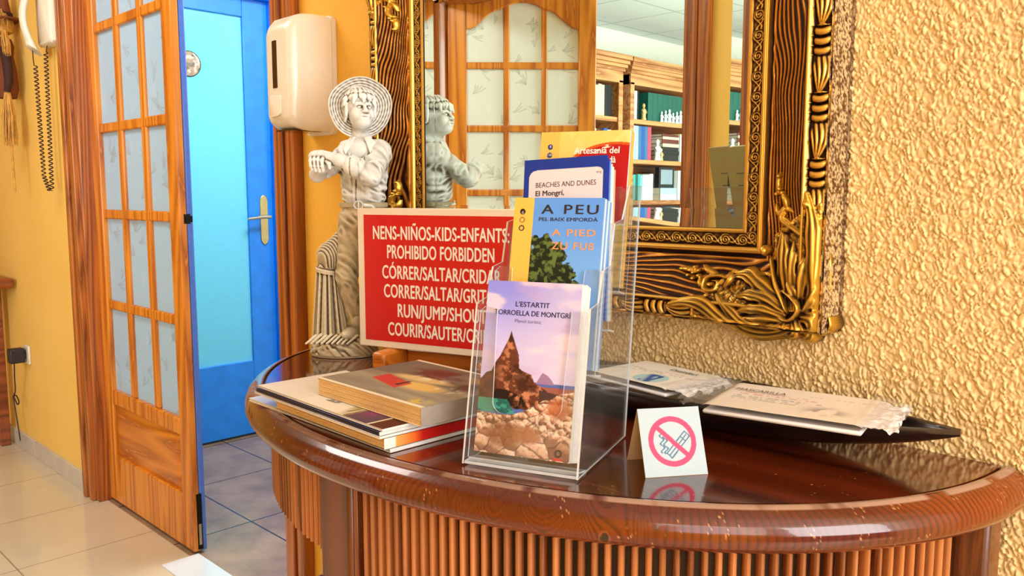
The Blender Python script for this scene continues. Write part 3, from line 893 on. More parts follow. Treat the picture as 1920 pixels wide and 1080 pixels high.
def rail_relief(s, d, L, seed):
    """height above the wall; s along the rail (m), d outward from the glass edge"""
    h = np.full_like(s, .030)
    kind = np.zeros_like(s)
    f = d < .0085
    h = np.where(f, .030 + .005 * np.sqrt(np.clip(1 - ((d - .0042) / .0046) ** 2, 0, 1)), h)
    # scroll band
    f = (d >= .0085) & (d < .0255)
    per = .027; p = (np.mod(s, per) - per * .42); q = d - .0165
    r = np.hypot(p, q); th = np.arctan2(q, p)
    sp = np.mod(r / .0036 - th / (2 * math.pi), 1.0)
    rel = np.exp(-((sp - .5) / .2) ** 2) * (r < .0082)
    p2 = np.mod(s + per * .5, per) - per * .5; q2 = q
    for k in (-1, 1):
        cur = np.abs(q2 - .006 * np.sin((p2 + .002 * k) * 2 * math.pi / per * 1.0) * k * .8 - .001 * k)
        rel = np.maximum(rel, np.exp(-(cur / .0011) ** 2) * .9 * (r > .0078))
    h = np.where(f, .0335 + .0030 * rel, h); kind = np.where(f, 1, kind)
    f = (d >= .0255) & (d < .0345)
    h = np.where(f, .036 + .0055 * np.sqrt(np.clip(1 - ((d - .030) / .0046) ** 2, 0, 1)) + .0006 * np.cos((d - .030) * 2200), h); 
    f = (d >= .0345) & (d < .0405)
    h = np.where(f, .033, h); kind = np.where(f, 3, kind)
    # combed wood panel
    f = (d >= .0405) & (d < .101)
    u = (d - .0405) / .0605
    ph = d * 150 + 11.0 * fbm(s * 5.5 + seed, d * 7 + seed, 21 + seed, 3) + 3.0 * np.sin(s * 9.0 + seed) * u + s * 16
    gr = 1 - np.abs(2 * np.mod(ph, 1.0) - 1)
    gr = sstep(.25, .9, gr) * (.45 + .75 * fbm(s * 60, d * 60, 5 + seed, 2))
    h = np.where(f, .037 + .030 * u ** 1.25 + .0019 * gr, h); kind = np.where(f, 2, kind)
    f = (d >= .101) & (d < .1055)
    h = np.where(f, .0685 + .003 * np.sqrt(np.clip(1 - ((d - .1033) / .0024) ** 2, 0, 1)), h)
    # leaf-carved outer band
    f = (d >= .1055) & (d < .1285)
    v = (d - .1055) / .023
    per = .082; ss = np.mod(s, per) / per
    half_ = ss < .56
    a_ = np.where(half_, ss / .56, (ss - .56) / .44)
    fan = (v - .45 - .18 * np.sin(a_ * 3.0)) / (.16 + .60 * np.sin(math.pi * np.clip(a_ * .62, 0, 1)))
    leaf = np.clip(1 - fan ** 2, 0, 1) ** .5 * np.clip(np.sin(math.pi * np.clip(a_ * .9 + .08, 0, 1)), 0, 1) ** .5
    flut = .5 + .5 * np.cos(2 * math.pi * 2.4 * fan)
    lump = np.abs(np.sin(math.pi * (a_ * 3 + .25 * np.sin(v * 3)))) ** .6 * np.clip(np.sin(math.pi * (.10 + .82 * v)), 0, 1) ** .5
    h = np.where(f, .0585 + np.where(half_, .0085 * leaf - .0026 * flut * leaf + .0012, .0085 * lump), h)
    f = d >= .1285
    h = np.where(f, .0625, h)
    return h, kind

def rail(name, side):
    st = .0009
    nd = int(FW / st) + 1
    dd = np.linspace(0, FW, nd)
    L = (ZI1 - ZI0) if side in 'LR' else (XI1 - XI0)
    ns = int((L + 2 * FW) / st) + 1
    sn = np.linspace(0, 1, ns)
    D, Sn = np.meshgrid(dd, sn)
    S = -D + (L + 2 * D) * Sn
    h, kind = rail_relief(S + .4, D, L, 'LRBT'.index(side) * 3 + 1)
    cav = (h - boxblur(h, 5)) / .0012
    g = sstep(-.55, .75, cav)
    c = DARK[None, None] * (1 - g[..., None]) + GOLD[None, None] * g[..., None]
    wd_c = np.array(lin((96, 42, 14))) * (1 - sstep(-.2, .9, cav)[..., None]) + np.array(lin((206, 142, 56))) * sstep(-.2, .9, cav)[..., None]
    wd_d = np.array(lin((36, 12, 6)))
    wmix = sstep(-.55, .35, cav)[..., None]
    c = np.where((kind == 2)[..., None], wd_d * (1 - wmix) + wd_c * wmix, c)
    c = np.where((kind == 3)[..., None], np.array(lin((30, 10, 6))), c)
    if side == 'R': X, Z = XI1 + D, ZI0 + S
    elif side == 'L': X, Z = XI0 - D, ZI0 + S
    elif side == 'B': X, Z = XI0 + S, ZI0 - D
    else: X, Z = XI0 + S, ZI1 + D
    V = np.stack([X - MX, -h, Z - MZ], -1).reshape(-1, 3)
    F = grid_faces(nd, ns)
    if side in 'LB': F = F[:, ::-1] if side == 'L' else F
    if side in 'B': F = F
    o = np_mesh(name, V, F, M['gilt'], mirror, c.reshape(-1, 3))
    return o
for sd in 'RLBT':
    rail('frame_rail', sd)

# stippled outer edge of the frame, running round all four sides
st = .0016
OX0, OX1, OZ0, OZ1 = XI0 - FW, XI1 + FW, ZI0 - FW, ZI1 + FW
per_pts = []
def _edge(p, q):
    n = int(math.hypot(q[0] - p[0], q[1] - p[1]) / st)
    return [(p[0] + (q[0] - p[0]) * i / n, p[1] + (q[1] - p[1]) * i / n) for i in range(n)]
loop = _edge((OX1, OZ0), (OX1, OZ1)) + _edge((OX1, OZ1), (OX0, OZ1)) + _edge((OX0, OZ1), (OX0, OZ0)) + _edge((OX0, OZ0), (OX1, OZ0))
loop = np.array(loop + [loop[0]])
hs = np.linspace(0.0005, .0640, 42)
I, Hh = np.meshgrid(np.arange(len(loop)), hs)
bx_, bz_ = loop[I, 0], loop[I, 1]
nx_ = np.sign(bx_ - MX) * (np.minimum(np.abs(bx_ - OX0), np.abs(bx_ - OX1)) < 1e-6); nz_ = np.sign(bz_ - MZ) * (np.minimum(np.abs(bz_ - OZ0), np.abs(bz_ - OZ1)) < 1e-6)
nse = vnoise(I * .55, Hh * 360, 3) * .6 + vnoise(I * 1.3, Hh * 800, 9) * .4
off = -.0025 * (Hh / .064) + .0016 * (nse - .5) + .0012 * (Hh < .006)
V = np.stack([bx_ + nx_ * off - MX, -Hh, bz_ + nz_ * off - MZ], -1).reshape(-1, 3)
g = sstep(.36, .62, nse) * np.where(Hh < .012, .35, 1)
c = np.array(lin((100, 62, 26))) * (1 - g[..., None]) + np.array(lin((250, 236, 200))) * g[..., None]
np_mesh('frame_edge', V, grid_faces(len(loop), len(hs)), M['gilt'], mirror, c.reshape(-1, 3))

# mirror glass: flat field and a narrow bevel sloping to the edge
gl = MB(); bw = .027; yb = -.0310; yf = -.0294
A = [(XI0 - .004, yb, ZI0 - .004), (XI1 + .004, yb, ZI0 - .004), (XI1 + .004, yb, ZI1 + .004), (XI0 - .004, yb, ZI1 + .004)]
Bq = [(XI0 + bw, yf, ZI0 + bw), (XI1 - bw, yf, ZI0 + bw), (XI1 - bw, yf, ZI1 - bw), (XI0 + bw, yf, ZI1 - bw)]
vs = [(x - MX, y, z - MZ) for x, y, z in A + Bq]
gl.add(vs, [(4, 5, 6, 7), (0, 1, 5, 4), (1, 2, 6, 5), (2, 3, 7, 6), (3, 0, 4, 7)])
gl.build('mirror_glass', M['mirror'], mirror)
bk = MB(); bk.box(OX0 + .004 - MX, OX1 - .004 - MX, -.028, -.0045, OZ0 + .004 - MZ, OZ1 - .004 - MZ)
bk.build('backing_board', M['dark_wood'], mirror)

ORN=[
 ([(0.0437, 0.0334), (0.0514, 0.0731), (0.0568, 0.1063), (0.0599, 0.1313)], 0.00985, 0.02, 3),
 ([(0.0331, 0.031), (0.0394, 0.0673), (0.0413, 0.0988), (0.0413, 0.1162)], 0.00667, 0.018, 2),
 ([(0.0273, 0.0382), (0.025, 0.0683), (0.023, 0.0882), (0.0212, 0.0998)], 0.00635, 0.018, 2),
 ([(0.0299, 0.038), (0.0375, 0.054), (0.044, 0.0636), (0.0453, 0.0735)], 0.00635, 0.021, 2),
 ([(0.051, 0.0378), (0.0844, 0.0571), (0.1074, 0.0693), (0.1306, 0.0678)], 0.00921, 0.019, 3),
 ([(0.0506, 0.0285), (0.0747, 0.0425), (0.099, 0.0447), (0.1189, 0.0404)], 0.00762, 0.02, 3),
 ([(0.0485, 0.0194), (0.0741, 0.0279), (0.0945, 0.026), (0.1154, 0.0205)], 0.00699, 0.02, 3),
 ([(0.0465, 0.0137), (0.0737, 0.0168), (0.0941, 0.0129), (0.1113, 0.0129)], 0.00635, 0.018, 2),
 ([(0.0765, 0.0936), (0.0646, 0.0654), (0.0512, 0.0445), (0.0425, 0.0251)], 0.00413, 0.024, 1),
 ([(0.0643, 0.0587), (0.0319, 0.0445), (0.0244, 0.0318), (0.0378, 0.0171), (0.0574, 0.0185)], 0.00318, 0.025, 1),
 ([(0.0241, 0.0252), (0.0109, 0.0433), (0.006, 0.0558), (0.0053, 0.0671)], 0.0054, 0.021, 2),
 ([(0.021, 0.0322), (0.0084, 0.0564), (0.0044, 0.0812), (0.0105, 0.1052), (0.03, 0.1256)], 0.00699, 0.016, 3),
 ([(0.0173, 0.0259), (0.0075, 0.058), (0.0085, 0.0902), (0.0110, 0.1218), (0.0157, 0.1504), (0.0253, 0.1794)], 0.00985, 0.018, 3),
 ([(0.0324, 0.0143), (0.0766, -0.006), (0.1164, -0.0053), (0.1447, 0.0113), (0.1716, 0.025), (0.2012, 0.026), (0.2272, 0.0199)], 0.00953, 0.018, 3),
 ([(0.0481, 0.0092), (0.0823, -0.0015), (0.1033, 0.005), (0.119, 0.0139), (0.1351, 0.0248), (0.1537, 0.0411)], 0.00762, 0.016, 3),
 ([(0.0528, -0.0083), (0.0912, -0.0156), (0.1221, -0.0113), (0.1504, -0.0001), (0.1795, 0.0078)], 0.00572, 0.014, 2),
 ([(0.0258, 0.0234), (0.0103, 0.02), (0.0064, 0.0088), (0.0161, -0.0039)], 0.00921, 0.02, 3),
 ([(0.0326, 0.0193), (0.0285, 0.0047), (0.0297, -0.0089), (0.0367, -0.0106)], 0.00826, 0.018, 3),
 ([(0.0447, 0.0147), (0.0496, 0.0023), (0.051, -0.0081), (0.0616, -0.0137)], 0.00635, 0.016, 2),
 ([(0.14, 0.0529), (0.1324, 0.0641), (0.1386, 0.0708)], 0.0054, 0.018, 1),
 ([(0.1403, 0.0636), (0.1565, 0.066), (0.1727, 0.0613), (0.1723, 0.0468), (0.1559, 0.0463), (0.1542, 0.0572), (0.1644, 0.0583)], 0.00286, 0.014, 1),
 ([(0.1606, 0.0675), (0.173, 0.0721), (0.1836, 0.0788)], 0.00381, 0.012, 1),
 ([(0.1724, 0.0504), (0.1808, 0.0534), (0.1853, 0.0641)], 0.00381, 0.012, 1),
 ([(0.1896, 0.0693), (0.2067, 0.0719), (0.2219, 0.0718)], 0.00413, 0.011, 1),
 ([(0.03, 0.1273), (0.0478, 0.1383), (0.0623, 0.1479), (0.0574, 0.1596), (0.045, 0.1564)], 0.00477, 0.015, 2),
 ([(0.0606, 0.1496), (0.0698, 0.1561), (0.0738, 0.1678)], 0.00413, 0.013, 1),
 ([(0.0539, 0.1596), (0.0579, 0.1728), (0.0671, 0.1794)], 0.00477, 0.014, 1),
 ([(0.0689, 0.1811), (0.0712, 0.1927), (0.0699, 0.2076)], 0.00445, 0.012, 1),
 ([(0.0445, 0.1433), (0.0529, 0.1332), (0.0654, 0.1345)], 0.00413, 0.014, 1),
]
KNOB=[
 ((0.0861, 0.1041), 0.00762, 0.024),
 ((0.1948, 0.068), 0.00254, 0.014),
 ((0.1951, 0.0753), 0.00254, 0.012),
 ((0.1876, 0.0712), 0.00254, 0.012),
 ((0.1863, 0.064), 0.00254, 0.012),
 ((0.1946, 0.0598), 0.00254, 0.012),
 ((0.2033, 0.0638), 0.00254, 0.012),
 ((0.2035, 0.0711), 0.00254, 0.012),
 ((0.0433, 0.0021), 0.00381, 0.024),
 ((0.0673, 0.1861), 0.00349, 0.014),
 ((0.0716, 0.1794), 0.00318, 0.014),
 ((0.0618, 0.1811), 0.00318, 0.014),
 ((0.0698, 0.2027), 0.00318, 0.013),
 ((0.2175, 0.0721), 0.00254, 0.011),
 ((0.1632, 0.0538), 0.00318, 0.016),
 ((0.0231, 0.1665), 0.00477, 0.013),
]
def catmull(P, n):
    P = np.array(P); P = np.concatenate([2 * P[:1] - P[1:2], P, 2 * P[-1:] - P[-2:-1]])
    out = []
    segs = len(P) - 3
    for i in range(n):
        t = i / (n - 1) * segs; k = min(int(t), segs - 1); f = t - k
        p0, p1, p2, p3 = P[k:k + 4]
        out.append(.5 * ((2 * p1) + (-p0 + p2) * f + (2 * p0 - 5 * p1 + 4 * p2 - p3) * f * f + (-p0 + 3 * p1 - 3 * p2 + p3) * f ** 3))
    return np.array(out)
sa = .00085
ga = np.arange(-.030, .245, sa); gb = np.arange(-.034, .225, sa)
GA, GB = np.meshgrid(ga, gb)
H0 = np.zeros_like(GA); RIB = np.zeros_like(GA)
def base_level(a, b):
    inside = (a > .004) & (b > .004)
    d = np.minimum(a, b)
    return np.where(inside, np.clip(.066 - np.maximum(0, d - .03) * .42, .034, .066), .030)
BASE = base_level(GA, GB)
for (P, w, hh, ribs) in ORN:
    if ribs > 1: w *= 1.32
    n = 70; S = catmull(P, n)
    lo = S.min(0) - w * 1.3; hi = S.max(0) + w * 1.3
    ia = slice(max(0, int((lo[0] - ga[0]) / sa)), int((hi[0] - ga[0]) / sa) + 2); ib = slice(max(0, int((lo[1] - gb[0]) / sa)), int((hi[1] - gb[0]) / sa) + 2)
    a, b = GA[ib, ia], GB[ib, ia]
    if a.size == 0: continue
    best = np.full(a.shape, 1e9); tt = np.zeros(a.shape); off = np.zeros(a.shape)
    T_ = np.gradient(S, axis=0); T_ /= np.linalg.norm(T_, axis=1)[:, None] + 1e-9
    for i in range(n):
        dx, dy = a - S[i, 0], b - S[i, 1]; d2 = dx * dx + dy * dy
        m = d2 < best
        best = np.where(m, d2, best); tt = np.where(m, i / (n - 1), tt); off = np.where(m, -dx * T_[i, 1] + dy * T_[i, 0], off)
    Wt = w * (np.clip(np.sin(math.pi * (tt * .80 + .16)), 0, 1) ** .6) * (1 + (.10 * np.cos(tt * 6 * math.pi) if ribs > 1 else 0))
    rr = np.sqrt(best) / np.maximum(Wt, 1e-5)
    ok = rr < 1
    prof = np.sqrt(np.clip(1 - rr ** 2, 0, 1))
    q = off / np.maximum(Wt, 1e-5)
    rb = (.5 + .5 * np.cos(2 * math.pi * ribs * (q * .5 + .08 * np.sin(tt * 5)))) if ribs > 1 else np.ones_like(q)
    height = BASE[ib, ia] - .004 + (hh * (.55 + .45 * np.sin(math.pi * np.clip(tt * .9 + .1, 0, 1)))) * (.30 + .70 * prof ** .8) + .0030 * (rb - 1) * (prof > .15)
    cur = H0[ib, ia]
    H0[ib, ia] = np.where(ok & (height > cur), height, cur)
for (c_, r_, hh) in KNOB:
    r = np.hypot(GA - c_[0], GB - c_[1]) / r_
    height = BASE - .002 + hh * (.35 + .65 * np.sqrt(np.clip(1 - r * r, 0, 1)))
    H0 = np.where((r < 1) & (height > H0), height, H0)
# background plate between the leaves, filling the corner
plate = ((GA / .20) ** 1.2 + (np.abs(GB) / .17) ** 1.2 < 1) & (GA > -.002) & (GB > -.002)
plate |= (np.hypot((GA - .095) / .085, (GB - .02) / .034) < 1) | (np.hypot((GA - .018) / .028, (GB - .09) / .075) < 1)
stip = .0035 * vnoise(GA / .0022, GB / .0022, 4)
pl_h = BASE + .001 + stip
H0 = np.where((H0 <= 0) & plate & (np.minimum(GA, GB) < .075) & (np.maximum(GA, GB) < .19), pl_h, H0)
H0 = np.where((GA < .0008) & (GB > .022), 0, H0)
msk = H0 > .001
Hs = boxblur(H0, 1)
H1 = np.where(msk, np.where(boxblur(msk.astype(float), 1) > .99, Hs, H0), 0)
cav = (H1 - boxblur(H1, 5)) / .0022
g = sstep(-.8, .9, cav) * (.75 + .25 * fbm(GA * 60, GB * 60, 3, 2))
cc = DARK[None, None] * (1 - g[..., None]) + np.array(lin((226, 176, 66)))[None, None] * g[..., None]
na, nb = len(ga), len(gb)
idx = np.arange(na * nb).reshape(nb, na)
F = grid_faces(na, nb); keep = msk.ravel()[F].all(1); F = F[keep]
# skirt: boundary edges drop towards the wall
Ecount = {}
e = np.concatenate([F[:, [0, 1]], F[:, [1, 2]], F[:, [2, 3]], F[:, [3, 0]]])
es = np.sort(e, 1); key = es[:, 0].astype(np.int64) * (na * nb) + es[:, 1]
uq, inv, cnt = np.unique(key, return_inverse=True, return_counts=True)
bd = e[cnt[inv] == 1]
used = np.unique(F); remap = -np.ones(na * nb, dtype=np.int64); remap[used] = np.arange(len(used))
Vf = np.stack([-GA.ravel()[used], -H1.ravel()[used], GB.ravel()[used]], 1); Cf = cc.reshape(-1, 3)[used]
F = remap[F]; bd = remap[bd]
bv = np.unique(bd); low = -np.ones(len(used), dtype=np.int64); low[bv] = len(used) + np.arange(len(bv))
Vl = Vf[bv].copy(); inb = (Vl[:, 0] < -.001) & (Vl[:, 2] > .001)
Vl[:, 1] = np.where(inb, np.minimum(Vl[:, 1] + .022, -.030), -.006)
Cl = np.repeat(DARK[None] * 1.2, len(bv), 0)
F = np.concatenate([F, np.stack([bd[:, 1], bd[:, 0], low[bd[:, 0]], low[bd[:, 1]]], 1)])
V = np.concatenate([Vf, Vl]); Cc = np.concatenate([Cf, Cl])
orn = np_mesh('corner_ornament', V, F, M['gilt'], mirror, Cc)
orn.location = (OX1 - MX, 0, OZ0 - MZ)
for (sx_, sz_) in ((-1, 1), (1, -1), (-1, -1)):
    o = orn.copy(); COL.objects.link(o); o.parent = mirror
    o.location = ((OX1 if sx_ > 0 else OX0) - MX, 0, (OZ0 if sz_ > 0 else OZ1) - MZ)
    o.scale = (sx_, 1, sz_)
# ------------------------------------------------------------------ plaster statue of a boy with a straw hat and a wheat sheaf
M['plaster'] = col_mat('antiqued_plaster', 0.55, 0.0, 0.0, 0.2)
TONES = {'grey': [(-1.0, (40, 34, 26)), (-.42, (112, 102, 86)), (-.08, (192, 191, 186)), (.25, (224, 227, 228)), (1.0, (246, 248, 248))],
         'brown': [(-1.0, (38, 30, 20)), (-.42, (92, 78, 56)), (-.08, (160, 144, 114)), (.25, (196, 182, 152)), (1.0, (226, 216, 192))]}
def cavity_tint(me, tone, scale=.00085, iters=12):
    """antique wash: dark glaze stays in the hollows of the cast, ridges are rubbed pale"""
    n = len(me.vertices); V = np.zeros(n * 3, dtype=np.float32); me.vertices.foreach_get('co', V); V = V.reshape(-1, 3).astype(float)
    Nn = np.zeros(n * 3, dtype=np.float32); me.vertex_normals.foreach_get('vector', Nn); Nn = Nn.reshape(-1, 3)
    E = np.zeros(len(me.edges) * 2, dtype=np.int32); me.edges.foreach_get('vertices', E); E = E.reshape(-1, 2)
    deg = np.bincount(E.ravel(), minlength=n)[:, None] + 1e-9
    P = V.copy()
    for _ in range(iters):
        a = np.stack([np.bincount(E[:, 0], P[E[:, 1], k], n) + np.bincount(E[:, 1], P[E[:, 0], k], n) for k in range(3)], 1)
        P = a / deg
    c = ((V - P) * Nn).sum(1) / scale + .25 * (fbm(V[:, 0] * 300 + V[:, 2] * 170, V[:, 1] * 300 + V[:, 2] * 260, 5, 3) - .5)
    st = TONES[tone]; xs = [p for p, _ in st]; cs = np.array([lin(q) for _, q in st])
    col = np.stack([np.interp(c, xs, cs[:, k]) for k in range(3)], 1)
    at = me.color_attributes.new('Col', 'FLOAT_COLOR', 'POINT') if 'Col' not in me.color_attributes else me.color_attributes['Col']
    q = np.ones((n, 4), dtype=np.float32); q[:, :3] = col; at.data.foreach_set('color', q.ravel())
def n3(x, y, z, seed=0):
    return (vnoise(x + z * .37, y + z * .61, seed) + vnoise(y * 1.1 + x * .3 + 7, z * 1.1 + x * .2, seed + 3)) * .5

class SDF:
    """implicit surface on a grid: smooth unions of ellipsoids and tapered capsules, then surface nets"""
    def __init__(self, lo, hi, h):
        self.lo = np.array(lo, float); self.h = h
        n = np.ceil((np.array(hi) - self.lo) / h).astype(int) + 1
        ax = [self.lo[i] + h * np.arange(n[i]) for i in range(3)]
        self.X, self.Y, self.Z = np.meshgrid(*ax, indexing='ij')
        self.d = np.full(self.X.shape, 1.0)
    def smin(self, e, k):
        if k <= 0: self.d = np.minimum(self.d, e); return
        hh = np.clip(.5 + .5 * (self.d - e) / k, 0, 1)
        self.d = self.d * (1 - hh) + e * hh - k * hh * (1 - hh)
    def ssub(self, e, k):
        hh = np.clip(.5 - .5 * (self.d + e) / k, 0, 1)
        self.d = self.d * (1 - hh) - e * hh + k * hh * (1 - hh)
    def ell(self, c, r, rot=None):
        P = np.stack([self.X - c[0], self.Y - c[1], self.Z - c[2]], -1)
        if rot is not None:
            R = np.array(Matrix.Rotation(rot[0], 3, 'X') @ Matrix.Rotation(rot[1], 3, 'Y') @ Matrix.Rotation(rot[2], 3, 'Z'))
            P = P @ R
        q = P / np.array(r)
        k0 = np.linalg.norm(q, axis=-1); k1 = np.linalg.norm(q / np.array(r), axis=-1) + 1e-9
        return k0 * (k0 - 1) / k1
    def cap(self, a, b, ra, rb, sq=1.0, ax=None):
        a = np.array(a, float); b = np.array(b, float); v = b - a
        P = np.stack([self.X - a[0], self.Y - a[1], self.Z - a[2]], -1)
        t = np.clip((P @ v) / (v @ v), 0, 1)
        D = P - t[..., None] * v
        if sq != 1.0:
            D = D.copy(); D[..., 1] *= sq
        return np.linalg.norm(D, axis=-1) - (ra + (rb - ra) * t)
    def chain(self, pts, rs, k=0.004, **kw):
        for i in range(len(pts) - 1):
            self.smin(self.cap(pts[i], pts[i + 1], rs[i], rs[i + 1], **kw), k)
    def mesh(self, name, mat, parent, smooth_it=1):
        d = self.d; h = self.h
        s = d < 0
        nx, ny, nz = d.shape
        cs = s[:-1, :-1, :-1].astype(np.int8)
        acc = np.zeros((nx - 1, ny - 1, nz - 1, 3)); cnt = np.zeros((nx - 1, ny - 1, nz - 1))
        def edge(ax, o1, o2):
            o = [0, 0, 0]; others = [i for i in range(3) if i != ax]
            o[others[0]] = o1; o[others[1]] = o2
            e = list(o); e[ax] = 1
            sl0 = tuple(slice(o[i], d.shape[i] - 1 + o[i]) for i in range(3)); sl1 = tuple(slice(e[i], d.shape[i] - 1 + e[i]) for i in range(3))
            d0, d1 = d[sl0], d[sl1]
            c = (d0 < 0) != (d1 < 0)
            t = np.where(c, d0 / np.where(c, d0 - d1, 1), 0)
            for i in range(3):
                acc[..., i] += np.where(c, (t if i == ax else o[i]), 0)
            cnt[...] += c
        for ax in range(3):
            for o1 in (0, 1):
                for o2 in (0, 1): edge(ax, o1, o2)
        act = cnt > 0
        ids = -np.ones(act.shape, dtype=np.int64); ids[act] = np.arange(act.sum())
        ii = np.stack(np.nonzero(act), -1)
        V = self.lo + h * (ii + acc[act] / cnt[act][:, None])
        F = []
        for ax in range(3):
            o = [i for i in range(3) if i != ax]
            sl0 = [slice(None)] * 3; sl1 = [slice(None)] * 3
            sl0[ax] = slice(0, -1); sl1[ax] = slice(1, None)
            c = s[tuple(sl0)] != s[tuple(sl1)]
            for q in o:
                z = [slice(None)] * 3; z[q] = 0; c[tuple(z)] = False
                z[q] = -1; c[tuple(z)] = False
            I = np.stack(np.nonzero(c), -1)
            if len(I) == 0: continue
            inside = s[tuple(sl0)][tuple(I.T)]
            u = np.zeros(3, int); v = np.zeros(3, int); u[o[0]] = 1; v[o[1]] = 1
            q = [I - u - v, I - v, I, I - u]
            f = np.stack([ids[tuple(x.T)] for x in q], -1)
            flip = inside if ax != 1 else ~inside
            f[~flip] = f[~flip][:, ::-1]
            F.append(f)
        F = np.concatenate(F); F = F[(F >= 0).all(1)]
        # light Laplacian smoothing
        for _ in range(smooth_it):
            a = np.zeros_like(V); n = np.zeros(len(V))
            for i in range(4):
                j = (i + 1) % 4
                np.add.at(a, F[:, i], V[F[:, j]]); np.add.at(n, F[:, i], 1)
                np.add.at(a, F[:, j], V[F[:, i]]); np.add.at(n, F[:, j], 1)
            V = V * .5 + .5 * a / np.maximum(n, 1)[:, None]
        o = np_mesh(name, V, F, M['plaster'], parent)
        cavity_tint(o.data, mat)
        return o

SCL = 0.00103
def sp(px, py, y=0.0):
    return ((px - 646 + .023 * (662 - py)) * SCL, y, (662 - py) * SCL)
stat = thing('boy_statue', 'grey-white plaster statue of a boy in a straw hat leaning beside a wheat sheaf', 'statue', (-1.378, -.156, T + .0005), rad(44.4))
# base
S = SDF((-.075, -.062, -.004), (.078, .062, .056), .0013)
e = np.maximum(S.ell((0.001, 0, .012), (.067, .048, .040)), -(S.Z))
S.smin(e, 0)
lump = .0035 * (vnoise(S.X / .006 + S.Z / .007, S.Y / .006 + 3 + S.Z / .009, 4) - .4)
S.d = S.d - lump * (S.Z > .004)
# fallen straw on top
for i in range(9):
    x0 = -.058 + .010 * i
    S.smin(S.cap((x0 + .010, -.030, .043 + .002 * (i % 2)), (x0 - .006, -.046, .030), .0032, .0022), .001)
S.d = np.maximum(S.d, -S.Z)
S.mesh('rock_base', 'brown', stat, 1)
# wheat sheaf
S = SDF((-.072, -.045, .028), (.012, .045, .245), .0012)
a_, b_ = sp(618, 622), sp(613, 500)
ang_ = None
def flute(n, ph, amp, cx, cy):
    th = np.arctan2(S.Y - cy, S.X - cx)
    return amp * (np.cos(th * n + ph) + .5 * np.cos(th * n * 1.7 + ph * 2))
S.smin(S.cap((a_[0] - .002, 0, .036), (b_[0] - .002, 0, b_[2] - .004), .031, .0185), 0)
S.smin(S.cap((a_[0] + .016, 0, .036), (b_[0] + .004, 0, b_[2] - .004), .022, .016), .006)
S.d = S.d + flute(13, 0.4 , .0016, a_[0], 0) * (S.Z < b_[2])
S.smin(S.cap((b_[0], 0, b_[2]), sp(618, 468, 0), .0185, .022), .003)
S.smin(S.cap(sp(618, 468), sp(640, 436, .004), .022, .014), .008)
S.d = S.d + .0013 * np.cos((S.X * .8 + S.Y * 1.2 + (S.Z - .16) * .35) * 900) * (S.Z > b_[2] + .008)
t_ = np.abs(S.Z - b_[2] + .2 * (S.X - b_[0])) 
S.smin(np.maximum(np.hypot(S.X - b_[0], S.Y) - .0218, t_ - .0042), .002)
S.mesh('wheat_sheaf', 'brown', stat, 1)
# trousers and boots
S = SDF((-.010, -.055, .030), (.095, .050, .305), .0013)
S.smin(S.ell(sp(683, 398), (.043, .031, .040)), 0)
for (hip, kn, an) in ((sp(662, 405, 0), sp(653, 508, -.012), sp(668, 598, .006)), (sp(704, 405, .002), sp(708, 505, -.006), sp(704, 600, .004))):
    S.chain([hip, kn, an], [.027, .0205, .0155], .008)
    S.smin(S.ell((an[0], an[1], an[2] + .004), (.0175, .0175, .008)), .003)
S.d = S.d - .0038 * ((1 - np.abs(2 * n3(S.X * 60, S.Y * 60, S.Z * 75 + S.X * 30, 5) - 1)) - .6)
S.mesh('trousers', 'brown', stat, 1)
for an, dx in ((sp(668, 606, -.004), -.006), (sp(704, 608, -.004), .008)):
    S = SDF((an[0] - .035, -.06, .026), (an[0] + .035, .035, .085), .0012)
    S.smin(S.ell((an[0] + dx, an[1] - .014, .046), (.0155, .030, .0125), (0, 0, rad(-14 if dx < 0 else 16))), 0)
    S.smin(S.cap((an[0], an[1] + .004, .048), (an[0], an[1] + .006, .072), .016, .0145), .006)
    S.mesh('boot', 'brown', stat, 1)
# shirt: torso, sleeves, collar
S = SDF((-.075, -.115, .275), (.105, .055, .460), .00125)
S.smin(S.ell(sp(683, 352), (.0435, .030, .032)), 0)
S.smin(S.ell(sp(683, 312, .002), (.046, .033, .050)), .012)
S.smin(S.ell(sp(683, 280, .006), (.050, .027, .028)), .012)
S.smin(S.cap(sp(652, 270, .004), sp(714, 270, .004), .0165, .0165), .010)
LEl, REl = sp(706, 322, -.066), sp(604, 318, -.040)
S.smin(S.cap(sp(714, 274, .002), LEl, .0205, .0185), .010)
S.smin(S.cap(LEl, sp(677, 304, -.078), .0185, .0165), .006)
S.smin(S.cap(sp(652, 276, .002), sp(624, 304, -.026), .0190, .0165), .010)
# rolled cuff
c0, c1 = np.array(sp(682, 306, -.077)), np.array(sp(676, 303, -.079)); S.smin(S.cap(c0, c1, .0192, .0188), .0015)
c0, c1 = np.array(sp(628, 300, -.023)), np.array(sp(621, 306, -.029)); S.smin(S.cap(c0, c1, .0182, .0178), .0015)
